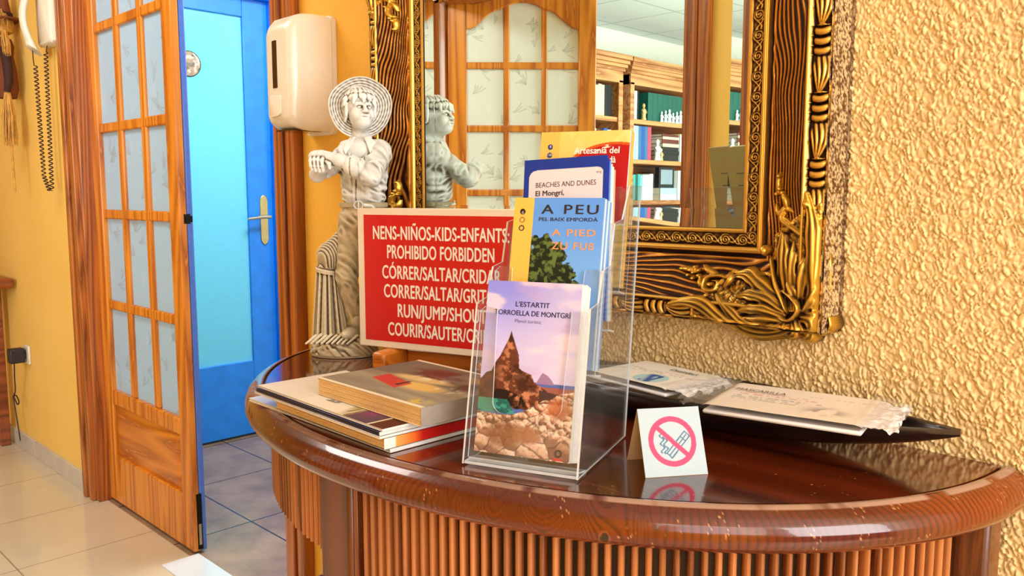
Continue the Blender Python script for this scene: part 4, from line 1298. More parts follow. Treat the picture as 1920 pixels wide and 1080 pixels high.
# folds, front opening and waist gathers
fold = lambda fx_, fy_, fz_, sd: 1 - np.abs(2 * n3(S.X * fx_, S.Y * fy_, S.Z * fz_ + S.X * fx_ * .5, sd) - 1)
S.d = S.d - .0060 * (fold(55, 40, 95, 3) - .6) * np.exp(-((S.Z - .318) / .032) ** 2)
S.d = S.d - .0052 * (fold(60, 60, 60, 8) - .6) * np.exp(-((S.Z - .385) / .05) ** 2) * (np.abs(S.X - .040) > .014)
S.d = S.d + .0016 * np.exp(-((S.X - .036 - .04 * (S.Z - .34)) / .0016) ** 2) * (S.Y < -.008) * (S.Z < .385)
S.ssub(S.ell(sp(678, 262, -.028), (.0145, .018, .028)), .004)
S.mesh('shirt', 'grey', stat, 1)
b = MB()
def flap(P, nrm, t=.0032):
    P = [Vector(p) for p in P]; nv = Vector(nrm).normalized() * t
    n_ = len(P); b.add(P + [p + nv for p in P], [tuple(range(n_))[::-1], tuple(range(n_, 2 * n_))] + [(i, (i + 1) % n_, n_ + (i + 1) % n_, n_ + i) for i in range(n_)])
flap([sp(686, 250, -.016), sp(692, 246, -.004), sp(711, 262, -.012), sp(700, 281, -.031)], (.5, -.8, .4))
flap([sp(668, 252, -.014), sp(660, 248, -.002), sp(645, 265, -.010), sp(655, 281, -.029)], (-.5, -.8, .4))
pts_ = [sp(668, 252, -.012), sp(660, 247, .002), sp(662, 244, .018), sp(676, 242, .024), sp(690, 244, .018), sp(694, 247, .002), sp(687, 251, -.014)]
b.tube(pts_, .0048, 8)
col_ = b.build('collar', M['plaster'], stat, bevel=.0010); cavity_tint(col_.data, 'grey', .02, 1)
# belt with buckle
b = MB(); cb = sp(683, 374)
for z0, z1, k in ((-.0050, .0050, 1.0),):
    rings = []
    for i in range(49):
        a = 2 * math.pi * i / 48
        c, s = math.cos(a), math.sin(a)
        rings.append([Vector((cb[0] + r * .0452 / .045 * c, r * .70 * s, cb[2] + z)) for r, z in ((.0440, z0), (.0468, z0 + .001), (.0468, z1 - .001), (.0440, z1))])
    b.loft(rings, cap=False)
belt = b.build('belt', M['plaster'], stat, smooth=True, angle=50); cavity_tint(belt.data, 'brown', .02, 1)
b = MB()
pts = [(cb[0] - .004 + .0085 * math.cos(a), -.0345, cb[2] + .0075 * math.sin(a)) for a in [2 * math.pi * i / 16 for i in range(17)]]
b.tube(pts, .0017, 6); b.tube([(cb[0] - .004, -.035, cb[2] - .007), (cb[0] - .004, -.035, cb[2] + .007)], .0012, 6)
b.tube([(cb[0] + .006, -.035, cb[2]), (cb[0] + .020, -.031, cb[2] - .002), (cb[0] + .026, -.029, cb[2] - .008)], [.0035, .0036, .003], 8)
o = b.build('buckle', M['plaster'], belt, smooth=True); cavity_tint(o.data, 'grey', .004, 1)
# body: head with face, neck, forearms and hands in one surface
S = SDF((-.075, -.115, .335), (.095, .045, .548), .00115)
fa = rad(28)
fx, fy = math.sin(fa), -math.cos(fa)                      # facing direction (towards the viewer, turned right)
hc = np.array(sp(677, 200, -.004))
lift = .20
def H(r, u, f):
    """head frame: r = towards the head's own right in the picture (image right), u = up, f = forward"""
    f2, u2 = f * math.cos(lift) - u * math.sin(lift), u * math.cos(lift) + f * math.sin(lift)
    return (hc[0] + r * math.cos(fa) + f2 * fx, hc[1] + r * math.sin(fa) + f2 * fy, hc[2] + u2)
S.smin(S.ell(H(0, .010, -.006), (.0275, .0300, .0285)), 0)
S.smin(S.ell(H(0, -.010, .004), (.0235, .0255, .0270)), .008)
S.smin(S.ell(H(0, -.026, .015), (.0105, .0095, .0080)), .008)          # chin
for s in (-1, 1):
    S.smin(S.ell(H(s * .0135, -.010, .0165), (.0080, .0075, .0085)), .006)     # cheek
    S.smin(S.cap(H(s * .005, .0075, .0252), H(s * .0140, .0080, .0210), .0020, .0018), .005)   # brow
S.smin(S.cap(H(0, .004, .0255), H(0, -.0070, .0315), .0026, .0042), .003)    # nose
for s in (-1, 1):
    S.smin(S.ell(H(s * .0038, -.0080, .0285), (.0028, .0028, .0024)), .002)
    S.ssub(S.ell(H(s * .0092, .0012, .0265), (.0050, .0040, .0030)), .003)
    S.smin(S.ell(H(s * .0092, .0008, .0222), (.0040, .0036, .0027)), .0012)    # eyeball
    S.smin(S.cap(H(s * .0050, .0034, .0248), H(s * .0138, .0032, .0215), .0010, .0009), .0010)  # lid
S.smin(S.cap(H(-.0062, -.0160, .0253), H(.0062, -.0160, .0253), .0022, .0022), .002)
S.smin(S.cap(H(-.0050, -.0198, .0245), H(.0050, -.0198, .0245), .0024, .0024), .002)
S.ssub(S.cap(H(-.0072, -.0180, .0278), H(.0072, -.0180, .0278), .0009, .0009), .001)
for s in (-1, 1):
    S.smin(S.ell(H(s * .0262, -.004, -.004), (.0048, .0065, .0090)), .002)
    S.ssub(S.ell(H(s * .0300, -.003, -.002), (.0026, .0036, .0052)), .002)
S.smin(S.cap(sp(676, 226, .004), sp(674, 262, .006), .0155, .0185), .008)
S.smin(S.ell(sp(674, 272, -.008), (.026, .018, .020)), .008)
# forearms
LW = np.array(sp(622, 284, -.080)); RW = np.array(sp(648, 300, -.062))
S.chain([np.array(sp(690, 308, -.074)), np.array(sp(655, 294, -.080)), LW], [.0140, .0122, .0092], .004)
S.chain([np.array(sp(622, 305, -.028)), np.array(REl), np.array(sp(618, 306, -.066)), np.array(sp(634, 300, -.070))], [.0150, .0140, .0115, .0095], .005)
# his left hand laid over, back of the hand and four hanging fingers with a thumb
S.smin(S.ell(tuple(LW + np.array([-.010, -.002, -.003])), (.0150, .0090, .0115)), .005)
for i in range(4):
    x = sp(605 + 6.6 * i, 290)[0]
    zz = sp(0, 288 + (2.0, .5, .5, 2.5)[i])[2]
    ln = (.0185, .0225, .0235, .0200)[i]
    p0 = np.array((x, LW[1] - .006, zz + .002)); p1 = p0 + np.array((-.001, -.0065, -.0065)); p2 = p1 + np.array((.0005, .000, -ln * .5)); p3 = p2 + np.array((.001, .004, -ln * .42))
    S.chain([p0, p1, p2, p3], [.0039, .0038, .0034, .0028], .0010)
th0 = np.array((sp(630, 294)[0], LW[1] - .004, sp(0, 294)[2])); S.chain([th0, th0 + np.array((.006, -.004, -.006)), th0 + np.array((.007, -.003, -.014))], [.0042, .0038, .0030], .0012)
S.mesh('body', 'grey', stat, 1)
# hair: fringe of thick locks
S = SDF((-.01, -.06, .455), (.098, .045, .56), .0011)
S.smin(S.ell(H(0, .014, -.010), (.0300, .0310, .0290)), 0)
S.ssub(S.ell(H(0, -.012, .026), (.0260, .0260, .0235)), .004)
rng = random.Random(4)
for row, (cnt_, up_, ln_) in enumerate(((13, .0275, .019), (11, .036, .016), (8, .043, .013))):
    for i in range(cnt_):
        a = -1.6 + 3.2 * (i + .5 * (row % 2)) / (cnt_ - 1) + rng.uniform(-.08, .08)
        k_ = (.0262, .0225, .0150)[row]
        r, f = k_ * math.sin(a), k_ * math.cos(a) - (.0, .003, .006)[row]
        sw = rng.uniform(-.007, .009); dn = rng.uniform(-.003, .005)
        p0 = H(r * .8, up_, f * .8); p1 = H(r * 1.02 + sw * .3, up_ - ln_ * .35, f * 1.06); p2 = H(r * 1.08 + sw, up_ - ln_ + dn, f * 1.12 + .001)
        S.chain([p0, p1, p2], [.0046, .0056, .0016], .0009)
for s in (-1, 1):
    for k in range(4):
        p1 = H(s * (.0275 - .001 * k), .012 - .003 * k, .004 - .007 * k); p2 = H(s * (.0285 - .001 * k), -.010 - .004 * k, .001 - .008 * k)
        S.chain([p1, p2], [.0052, .0020], .0012)
S.mesh('hair', 'grey', stat, 1)
# straw hat pushed back like a halo, ringed brim
prof = []
for i in range(72):
    u = i / 71; r = .0585 * u
    rip = .0008 * math.cos(r * 2 * math.pi / .0049)
    z = (-.030 * max(0, 1 - (r / .031) ** 4) if r < .031 else 0) + (.006 * ((r - .031) / .0275) ** 2 if r >= .031 else 0)
    prof.append((max(r, .0002), z + rip))
prof2 = [(r, z - .0048) for r, z in prof[::-1]]
b = MB(); nn = 64; P = prof + [(.0605, prof[-1][1] - .0024)] + prof2
vs = []; fs = []
rng = random.Random(9)
for (r, z) in P:
    for j in range(nn):
        w = 2 * math.pi * j / nn
        k = 1 + .025 * math.sin(2 * w + .6) + .012 * math.sin(5 * w)
        vs.append((r * k * math.cos(w), r * k * 1.03 * math.sin(w), z + .004 * math.sin(2 * w + 1) * (r / .058) ** 2 + .00025 * math.sin(w * 40 + z * 900) * (r / .058)))
for i in range(len(P) - 1):
    for j in range(nn):
        fs.append((i * nn + j, i * nn + (j + 1) % nn, (i + 1) * nn + (j + 1) % nn, (i + 1) * nn + j))
b.add(vs, fs)
hat = b.build('straw_hat', M['plaster'], stat, smooth=True, angle=80)
cavity_tint(hat.data, 'grey', .0010, 2)
hat.location = Vector(sp(673, 191, .016))
hat.rotation_euler = Vector((math.sin(rad(14)), -math.cos(rad(14)), .20)).to_track_quat('Z', 'Y').to_euler()
# ------------------------------------------------------------------ red rules sign leaning on its wooden stand
M['sign_white'] = plain('sign_board_white', lin((236, 224, 206)), 0.45, 0, 0.1, 0.02)
M['sign_red'] = plain('sign_red', lin((206, 6, 14)), 0.4, 0, 0.15, 0.02)
SW, SH = .352, .2575
sign = thing('rules_sign', 'red and white rules sign for children in four languages, standing before the statue', 'sign', (-1.2778 - .0053, -.1843, .8785), rad(17))
b = MB(); b.box(0, SW, 0, .004, 0, SH); b.build('sign_board', M['sign_white'], sign, bevel=.0015)
b = MB(); b.box(.0145, SW - .0145, -.0004, .0006, .0125, SH - .0125); b.build('red_panel', M['sign_red'], sign)
for s_, x0, w_, z_ in (('NENS-NI\u00d1OS-KIDS-ENFANTS:', .0355, .283, .2010), ('PROHIBIDO FORBIDDEN', .0665, .223, .1668), ('C\u00d3RRER/SALTAR/CRIDAR', .055, .247, .1297), ('CORRER/SALTAR/GRITAR', .058, .243, .0950), ('RUN/JUMP/SHOUT', .088, .186, .0600), ('COURIR/SAUTER/CRIER', .066, .224, .0250)):
    text(s_, 'lettering', M['white_ink'], sign, x0, z_, w_, .0250, y=-.0007, bold=.030, align='L', kern=1.04)
stand = thing('sign_stand', 'low orange wooden stand with two arms under the red sign', 'stand', (-1.2778, -.1843, T), rad(17))
b = MB()
b.box(.052, .080, -.040, .075, .0005, .0345)
b.build('arm', M['orange_wood_x'], stand, bevel=.006)
b = MB(); b.box(.272, .300, -.040, .075, .0005, .0345); b.build('arm', M['orange_wood_x'], stand, bevel=.006)
b = MB(); b.box(.0815, .2705, .030, .048, .0005, .030); b.box(.0815, .2705, .0482, .060, .0005, .024); b.build('cross_board', M['orange_wood_x'], stand, bevel=.003)

# ------------------------------------------------------------------ books and magazines at the left end
def rag(name, V): pass
def paint_book(a, b):
    c = np.repeat(np.array([lin((124, 108, 92))]), a.size, 0)
    c = mixc(c, lin((176, 166, 140)), fbm(a * 3, b * 14, 3) * (b < .5))
    c = mixc(c, lin((112, 104, 96)), sstep(.45, .65, fbm(a * 3 + 4, b * 3, 7)) * (b > .45))
    c = mixc(c, lin((206, 146, 44)), sstep(.35, .6, fbm(a * 4, b * 9, 9)) * sstep(.55, .8, a) * sstep(.62, .8, b))
    c = mixc(c, lin((112, 36, 22)), sstep(.40, .50, fbm(a * 5 + 2, b * 6, 12)) * np.exp(-(((a - .56) / .34) ** 2 + ((b - .74) / .17) ** 2) ** 3))
    c = mixc(c, lin((226, 192, 132)), np.exp(-(((a - .48) / .24) ** 2 + ((b - .54 - .10 * (a - .48)) / .07) ** 2) ** 3))
    c = mixc(c, lin((232, 190, 104)), np.exp(-(((a - .62) / .19) ** 2 + ((b - .38) / .10) ** 2) ** 3))
    c = mixc(c, lin((206, 40, 30)), ((np.abs(a - .37) < .16) & (np.abs(b - .36 + .3 * (a - .36)) < .085)).astype(float) * .9)
    c = mixc(c, lin((60, 38, 28)), ((np.abs(a - .475) < .016) & (np.abs(b - .36) < .07)).astype(float))
    c = mixc(c, lin((84, 24, 16)), np.exp(-(((a - .84) / .075) ** 2 + ((b - .60) / .14) ** 2) ** 3))
    c = mixc(c, lin((236, 226, 200)), (sstep(.55, .62, fbm(a * 22, b * 14, 15)) * np.exp(-(((a - .80) / .10) ** 2 + ((b - .42) / .07) ** 2))))
    c = mixc(c, lin((236, 226, 196)), (sstep(.52, .6, fbm(a * 26, b * 16, 19)) * np.exp(-(((a - .52) / .12) ** 2 + ((b - .58) / .06) ** 2))))
    c = mixc(c, lin((222, 190, 60)), (sstep(.40, .5, fbm(a * 30, b * 20, 22)) * np.exp(-(((a - .88) / .06) ** 2 + ((b - .10) / .06) ** 2))))
    edge = (b < .035) | (b > .965)
    return mixc(c, lin((236, 220, 196)), edge.astype(float))
def paint_mag(a, b):
    c = np.repeat(np.array([lin((230, 220, 206))]), a.size, 0)
    c = mixc(c, lin((220, 208, 190)), fbm(a * 3, b * 30, 2) * (a < .36))
    s = sstep(.0, 1.0, (a - .56 - .22 * (.5 - b)) / .06)
    ph = mixc(np.repeat(np.array([lin((176, 158, 104))]), a.size, 0), lin((96, 80, 40)), sstep(.4, .6, fbm(a * 40, b * 8, 5)))
    ph = mixc(ph, lin((86, 62, 78)), sstep(.72, .75, a)); ph = mixc(ph, lin((150, 60, 120)), np.exp(-(((a - .79) / .05) ** 2 + ((b - .3) / .15) ** 2)))
    ph = mixc(ph, lin((86, 34, 20)), sstep(.90, .905, a)); ph = mixc(ph, lin((226, 214, 190)), ((np.abs(a - .71) < .006) | (np.abs(a - .90) < .005)).astype(float))
    c = c * (1 - s[..., None]) + ph * s[..., None]
    t = ((np.abs(b - .50) < .035) & (a > .36) & (a < .50) & (vnoise(a * 90, b * 30, 3) > .45)) | ((np.abs(b - .34) < .03) & (a > .44) & (a < .52) & (vnoise(a * 90, b * 30, 5) > .4)) | ((np.abs(b - .2) < .03) & (a > .46) & (a < .55) & (vnoise(a * 90, b * 30, 9) > .4))
    return mixc(c, lin((92, 88, 84)), t.astype(float) * .8)
def bound(name, label, cat, x0, x1, y0, y1, z0, t, cover, pages, rz=0.0, paint=None, spine=None, group=None, ct=.0009):
    """magazine or paperback lying flat: covers, page block with the spine on the right short side"""
    cx, cy = (x0 + x1) / 2, (y0 + y1) / 2
    root = thing(name, label, cat, (cx, cy, z0), rad(rz), group)
    w, d = x1 - x0, y1 - y0
    b = MB()
    b.box(-w / 2, w / 2, -d / 2, d / 2, 0.0002, ct); b.box(-w / 2, w / 2, -d / 2, d / 2, t - ct, t - .0002)
    b.box(w / 2 - ct, w / 2 + .0004, -d / 2, d / 2, .0002, t - .0002, mat=1 if spine else 0)
    b.build('cover', [cover] + ([spine] if spine else []), root, bevel=.0003, seg=1)
    b = MB(); n = max(2, int(t / .0022))
    for i in range(n):
        za, zb = ct + (t - 2 * ct) * i / n, ct + (t - 2 * ct) * (i + .86) / n
        k = .0008 + .0010 * ((i * 7) % 3) / 3
        b.box(-w / 2 + k + .0004, w / 2 - ct, -d / 2 + k, d / 2 - k, za, zb)
    b.build('pages', pages, root)
    if paint:
        U, Vv = np.meshgrid(np.linspace(0, 1, 230), np.linspace(0, 1, 150))
        V = np.stack([(U - .5) * w, (Vv - .5) * d, np.full_like(U, t + .0001)], -1).reshape(-1, 3)
        np_mesh('printed_cover', V, grid_faces(230, 150), M['print'], root, paint(U.ravel(), Vv.ravel()))
    return root
M['pages_tan'] = plain('tan_pages', lin((226, 190, 132)), 0.7, 0, 0, 0.08, 0.1, 300)
M['pages_white'] = plain('white_pages', lin((226, 222, 214)), 0.7, 0, 0, 0.05)
M['navy_cover'] = plain('navy_cover', lin((30, 40, 92)), 0.3, 0, 0.2)
M['black_cover'] = plain('black_cover', lin((26, 26, 28)), 0.35, 0, 0.2)
M['silver_cover'] = plain('white_glossy_cover', lin((222, 220, 220)), 0.3, 0, 0.2)
M['red_spine'] = None
m_, nt_, bs_ = new_mat('orange_red_spine')
tc_ = nt_.nodes.new('ShaderNodeTexCoord'); sx_ = nt_.nodes.new('ShaderNodeSeparateXYZ'); nt_.links.new(tc_.outputs['Object'], sx_.inputs[0])
mr_ = nt_.nodes.new('ShaderNodeMapRange'); mr_.inputs['From Min'].default_value = -.075; mr_.inputs['From Max'].default_value = .02
nt_.links.new(sx_.outputs[1], mr_.inputs[0])
nt_.links.new(ramp(nt_, mr_.outputs[0], [(0.0, L4(232, 226, 222)), (0.10, L4(232, 226, 222)), (0.13, L4(240, 160, 84)), (0.40, L4(236, 110, 40)), (0.55, L4(196, 26, 20)), (1.0, L4(190, 20, 20))]), bs_.inputs['Base Color'])
bs_.inputs['Roughness'].default_value = .35
z = T + .0006
bound('magazine', 'thin white magazine at the bottom of the stack on the table edge', 'magazine', -1.165, -.800, -.478, -.320, z, .0052, M['silver_cover'], M['pages_white'], -1.0)
z += .0056
bound('paperback_book', 'paperback with orange and red spine near the bottom of the stack', 'book', -1.075, -.800, -.484, -.322, z, .0140, M['black_cover'], M['pages_tan'], -2.0, None, m_)
z += .0144
bound('magazine', 'thin white magazine just above the orange-spined paperback', 'magazine', -1.128, -.800, -.490, -.325, z, .0038, M['silver_cover'], M['pages_white'], -2.0)
z += .0042
bound('magazine', 'dark navy magazine right under the top white magazine', 'magazine', -1.124, -.800, -.490, -.330, z, .0052, M['navy_cover'], M['black_cover'], -2.0, None, M['silver_cover'])
z += .0056
bound('magazine', 'white magazine with a dark photo strip, directly under the painting-covered book', 'magazine', -1.120, -.797, -.488, -.335, z, .0034, M['silver_cover'], M['pages_white'], -2.0, paint_mag)
z += .0040
bound('paperback_book', 'thick cream-edged book with an old painting on its cover, on top of the stack', 'book', -1.006, -.770, -.454, -.270, z, .0240, M['cream_card'], M['pages_tan'], -1.0, paint_book, plain('grey_spine', lin((150, 140, 132)), .5))

# ------------------------------------------------------------------ clear leaflet stand with four tiers of brochures
HA = Vector((-.705, -.448, T + .0024)); HYAW = math.atan2(.347, .938)
hxv = Vector((math.cos(HYAW), math.sin(HYAW), 0)); hyv = Vector((-hxv.y, hxv.x, 0))
TILT = rad(12); tn = math.tan(TILT)
M['acrylic'] = acrylic('clear_acrylic', (.97, .98, .985), 0.0, 0.02)
M['acrylic_edge'] = plain('polished_acrylic_edge', lin((206, 214, 220)), 0.1, 0, 0.5, 0.05)
holder = thing('leaflet_holder', 'clear acrylic four-tier leaflet holder at the middle of the table', 'leaflet holder', HA, HYAW)
HWID = .1425
side = [(0, .0), (.0395, .186), (.068, .190), (.084, .226), (.112, .230), (.128, .280), (.160, .284), (.190, .326), (.244, .326), (.186, 0)]
def clear(b, name, axis_edge=.006):
    o = b.build(name, [M['acrylic'], M['acrylic_edge']], holder)
    ar = sorted([p.area for p in o.data.polygons], reverse=True)[1]
    for p in o.data.polygons: p.material_index = 0 if p.area >= ar * .95 else 1
    return o
def side_panel(u):
    b = MB(); b.prism(side, u - .0011, u + .0011, Matrix(((0, 0, 1, 0), (1, 0, 0, 0), (0, 1, 0, 0), (0, 0, 0, 1))))
    clear(b, 'side_panel')
side_panel(0.0); side_panel(HWID)
TIERS = [(.012, .006, .186, .025), (.045, .108, .232, .020), (.083, .156, .286, .022), (.118, .199, .332, .022)]   # v at table level, slant start, slant end, pocket depth
def tilt_pt(u, v0, s, n=0.0):
    """point at slant distance s up the tilted plane starting at (v0, z=0); n = towards the back"""
    return (u, v0 + s * math.sin(TILT) + n * math.cos(TILT), s * math.cos(TILT) - n * math.sin(TILT))
for k, (v0, s0, s1, dp_) in enumerate(TIERS):
    # U-shaped front plate with rounded cut-out
    u0, u1 = .0018, HWID - .0018
    w1, r = .026, .014
    zc = s0 + (.055 if k == 0 else .042)
    out = [(u0, s0), (u1, s0), (u1, s1 - .006), (u1 - .006, s1), (u1 - w1 + .004, s1 - .002)]
    out += [(u1 - w1 - r + r * math.cos(a), zc + r + r * math.sin(a)) for a in [-(math.pi / 2) * i / 8 for i in range(9)]]
    out += [(u0 + w1 + r + r * math.cos(a), zc + r + r * math.sin(a)) for a in [-(math.pi / 2) - (math.pi / 2) * i / 8 for i in range(9)]]
    out += [(u0 + w1 - .004, s1 - .002), (u0 + .006, s1), (u0, s1 - .006)]
    n_ = len(out); b = MB()
    vs = [Vector(tilt_pt(u, v0 - .0040, s, 0)) for u, s in out] + [Vector(tilt_pt(u, v0 - .0040, s, .0020)) for u, s in out]
    bmq = bmesh.new()
    b.add(vs, [tuple(range(n_))[::-1], tuple(range(n_, 2 * n_))] + [(i, (i + 1) % n_, n_ + (i + 1) % n_, n_ + i) for i in range(n_)])
    o = clear(b, 'pocket_front')
    tri = o.modifiers.new('triangulate', 'TRIANGULATE'); tri.ngon_method = 'CLIP'
    bmq.free()
    b = MB()
    q = [tilt_pt(u, v0, s, n) for u in (u0, u1) for s in (s0 - .0030, s0 - .0008) for n in (-.001, dp_)]
    b.add(q, [(0, 1, 3, 2), (4, 6, 7, 5), (0, 4, 5, 1), (2, 3, 7, 6), (0, 2, 6, 4), (1, 5, 7, 3)])
    clear(b, 'pocket_floor')
b = MB(); q = [tilt_pt(u, .148, s, n) for u in (.0018, HWID - .0018) for s in (.175, .335) for n in (.0, .0020)]
b.add(q, [(0, 1, 3, 2), (4, 6, 7, 5), (0, 4, 5, 1), (2, 3, 7, 6), (0, 2, 6, 4), (1, 5, 7, 3)]); clear(b, 'back_panel')
b = MB(); b.box(.0018, HWID - .0018, .001, .012, 0.0, .0035); clear(b, 'foot_bar')

def poly_in(a, b, P):
    inside = np.zeros(a.shape, bool); n = len(P)
    for i in range(n):
        (x0, y0), (x1, y1) = P[i], P[(i + 1) % n]
        c = ((y0 > b) != (y1 > b)) & (a < (x1 - x0) * (b - y0) / (y1 - y0 + 1e-12) + x0)
        inside ^= c
    return inside
def paint_coast(a, b):
    """printed photo: sharp rock in the sea under a lilac sky, pale boulders in front"""
    c = np.repeat(np.array([lin((136, 140, 236))]), a.size, 0)
    c = mixc(c, lin((196, 190, 240)), sstep(1.0, .55, b)); c = mixc(c, lin((206, 196, 226)), sstep(.2, .9, a) * .6)
    c = mixc(c, lin((226, 210, 232)), sstep(.50, .68, fbm(a * 2.2, b * 9, 3)) * sstep(.42, .6, b) * .8)
    c = mixc(c, lin((186, 160, 210)), sstep(.55, .7, fbm(a * 2, b * 12 + 5, 8)) * .35)
    sea = b < .425; c = mixc(c, lin((84, 104, 176)), sea.astype(float))
    c = mixc(c, lin((150, 92, 84)), ((b < .405) & (b > .36) & (a > .62)).astype(float))
    far = poly_in(a, b, [(.60, .42), (.66, .485), (.72, .47), (.80, .42)]); c = mixc(c, lin((150, 120, 160)), far.astype(float))
    wob = .012 * (fbm(a * 16, b * 30, 4) - .5)
    rock = poly_in(a + wob, b + wob, [(-.02, .28), (-.02, .40), (.06, .46), (.12, .475), (.16, .53), (.20, .565), (.24, .62), (.275, .66), (.30, .715), (.325, .665), (.36, .63), (.40, .57), (.41, .50), (.47, .48), (.55, .47), (.58, .425), (.70, .39), (.78, .355), (.80, .26)])
    tex = fbm(a * 20 + b * 8, b * 44, 11, 5)
    rc = mixc(np.repeat(np.array([lin((98, 52, 36))]), a.size, 0), lin((190, 126, 96)), sstep(.42, .66, tex) * sstep(.12, .34, a)); rc = mixc(rc, lin((54, 28, 22)), sstep(.56, .36, fbm(a * 9, b * 18, 17)) * .8)
    c = np.where(rock[..., None], rc, c)
    wall_ = (a > .64) & (a < .88) & (b > .27) & (b < .385 - .08 * (a - .64)); c = mixc(c, lin((74, 52, 50)), wall_.astype(float))
    cave = poly_in(a, b, [(.14, .32), (.30, .26), (.55, .27), (.46, .34), (.30, .37), (.18, .37)]); c = mixc(c, lin((32, 20, 18)), cave * sstep(.35, .5, fbm(a * 12, b * 20, 2)))
    water = (b < .315) & (b > .235) & (a < .40 - 1.2 * (b - .24)); c = mixc(c, lin((58, 150, 128)), water * .9); c = mixc(c, lin((30, 92, 92)), water * sstep(.5, .6, fbm(a * 8, b * 30, 6)))
    up = .235 + .10 * sstep(.35, .75, a) + .03 * (fbm(a * 8, a * 0, 3) - .5) + .05 * sstep(.72, .9, a)
    wx, wy = .09 * (fbm(a * 9, b * 16, 1, 3) - .5), .05 * (fbm(a * 9 + 8, b * 16, 2, 3) - .5)
    d1, d2, cid, vy = cells(a + wx, (b + wy) * 1.9, 13, 3)
    e1, e2, eid, ey = cells(a + wx, (b + wy) * 2.2, 5, 7)
    grain = fbm(a * 34, b * 60, 21, 4)
    st = mixc(np.repeat(np.array([lin((206, 154, 124))]), a.size, 0), lin((150, 92, 66)), sstep(.5, .9, cid) * .8)
    st = mixc(st, lin((246, 218, 196)), sstep(-.05, .40, vy) * .9); st = mixc(st, lin((96, 54, 40)), sstep(-.05, -.45, vy) * .85)
    st = mixc(st, lin((60, 32, 24)), sstep(.13, .02, d2 - d1) * sstep(.35, .6, fbm(a * 12, b * 22, 9)) * .9); st = mixc(st, lin((250, 232, 214)), sstep(.55, .7, grain) * .55); st = mixc(st, lin((110, 66, 50)), sstep(.45, .33, grain) * .45)
    bigm = (sstep(.15, .11, b + .05 * (fbm(a * 7, b * 0, 4) - .5)) > .5)
    bs2 = mixc(np.repeat(np.array([lin((224, 184, 160))]), a.size, 0), lin((184, 132, 104)), sstep(.4, .9, eid)); bs2 = mixc(bs2, lin((250, 226, 208)), sstep(-.1, .45, ey) * .8)
    bs2 = mixc(bs2, lin((112, 66, 50)), sstep(-.1, -.5, ey) * .8); bs2 = mixc(bs2, lin((66, 36, 28)), sstep(.10, .01, e2 - e1) * .8); bs2 = mixc(bs2, lin((140, 90, 70)), sstep(.48, .36, grain) * .4)
    st = np.where(bigm[..., None], bs2, st)
    for (cx, cy, rx, ry, cl) in ((.30, .115, .20, .075, (132, 76, 38)), (.55, .125, .16, .05, (168, 106, 66)), (.86, .29, .13, .06, (176, 104, 68))):
        mm = np.exp(-(((a - cx) / rx) ** 2 + ((b - cy) / ry) ** 2) ** 4) * (.7 + .3 * fbm(a * 20, b * 30, 5)); st = mixc(st, lin(cl), np.clip(mm, 0, 1))
    land = b < up; c = np.where((land & ~water)[..., None], st, c)
    r = np.hypot((a - .885) * .122, (b - .045) * .205)
    c = mixc(c, lin((40, 30, 32)), ((r > .0024) & (r < .0046)).astype(float)); c = mixc(c, lin((206, 50, 40)), ((np.abs(a - .88) < .05) & (np.abs(b - .012) < .008)).astype(float) * .9)
    return np.clip(c, 0, 1)
def disc(c, a, b, x, y, r, col, asp):
    return mixc(c, lin(col), (np.hypot(a - x, (b - y) * asp) < r).astype(float))
def paint_walk(a, b):
    """yellow strip, blue sky and a pine crown"""
    asp = .205 / .118
    c = np.repeat(np.array([lin((92, 150, 236))]), a.size, 0); c = mixc(c, lin((128, 184, 246)), sstep(.9, .3, b))
    tree = np.full(a.shape, -9.0)
    for (x, y, r) in ((.38, .70, .16), (.30, .62, .18), (.52, .66, .15), (.46, .58, .2), (.62, .55, .14), (.30, .52, .16), (.55, .48, .17), (.72, .46, .12), (.40, .42, .2), (.64, .40, .12), (.27, .75, .06)):
        tree = np.maximum(tree, 1 - np.hypot(a - x, (b - y) * asp) / r)
    t = tree + .8 * (fbm(a * 15, b * 26, 5, 5) - .5)
    m = sstep(.10, .16, t) * (a > .22) * (tree > -.12)
    tc = mixc(np.repeat(np.array([lin((22, 34, 20))]), a.size, 0), lin((92, 112, 56)), sstep(.45, .62, fbm(a * 26, b * 44, 9, 4)))
    c = c * (1 - m[..., None]) + tc * m[..., None]
    br = sstep(.55, .6, fbm(a * 60 + b * 20, b * 60 - a * 30, 3)) * (b < .46) * (a > .24) * (a < .6); c = mixc(c, lin((150, 150, 160)), br * .5)
    c = mixc(c, lin((236, 186, 84)), (a < .225).astype(float))
    for y, f in ((.915, (34, 28, 30)), (.865, (150, 110, 60)), (.815, (60, 46, 40))):
        c = disc(c, a, b, .10, y, .032, f, asp)
        if f != (34, 28, 30): c = disc(c, a, b, .10, y, .019, (232, 186, 92), asp)
    return c
def paint_beach(a, b):
    asp = .208 / .1145
    x = np.abs(a - .53) - .43; y = (b - .44) * asp
    ins = (a > .065) & (a < .955) & (b < .930)
    rx, ry = .13, .13
    cl = (a < .065 + .09) & (b > .93 - .05) & (np.hypot(a - .155, (b - .88) * asp) > .09)
    cr = (a > .955 - .06) & (b > .93 - .035) & (np.hypot(a - .895, (b - .895) * asp) > .062)
    c = np.repeat(np.array([lin((24, 52, 146))]), a.size, 0)
    return mixc(c, lin((222, 208, 214)), (ins & ~cl & ~cr).astype(float))
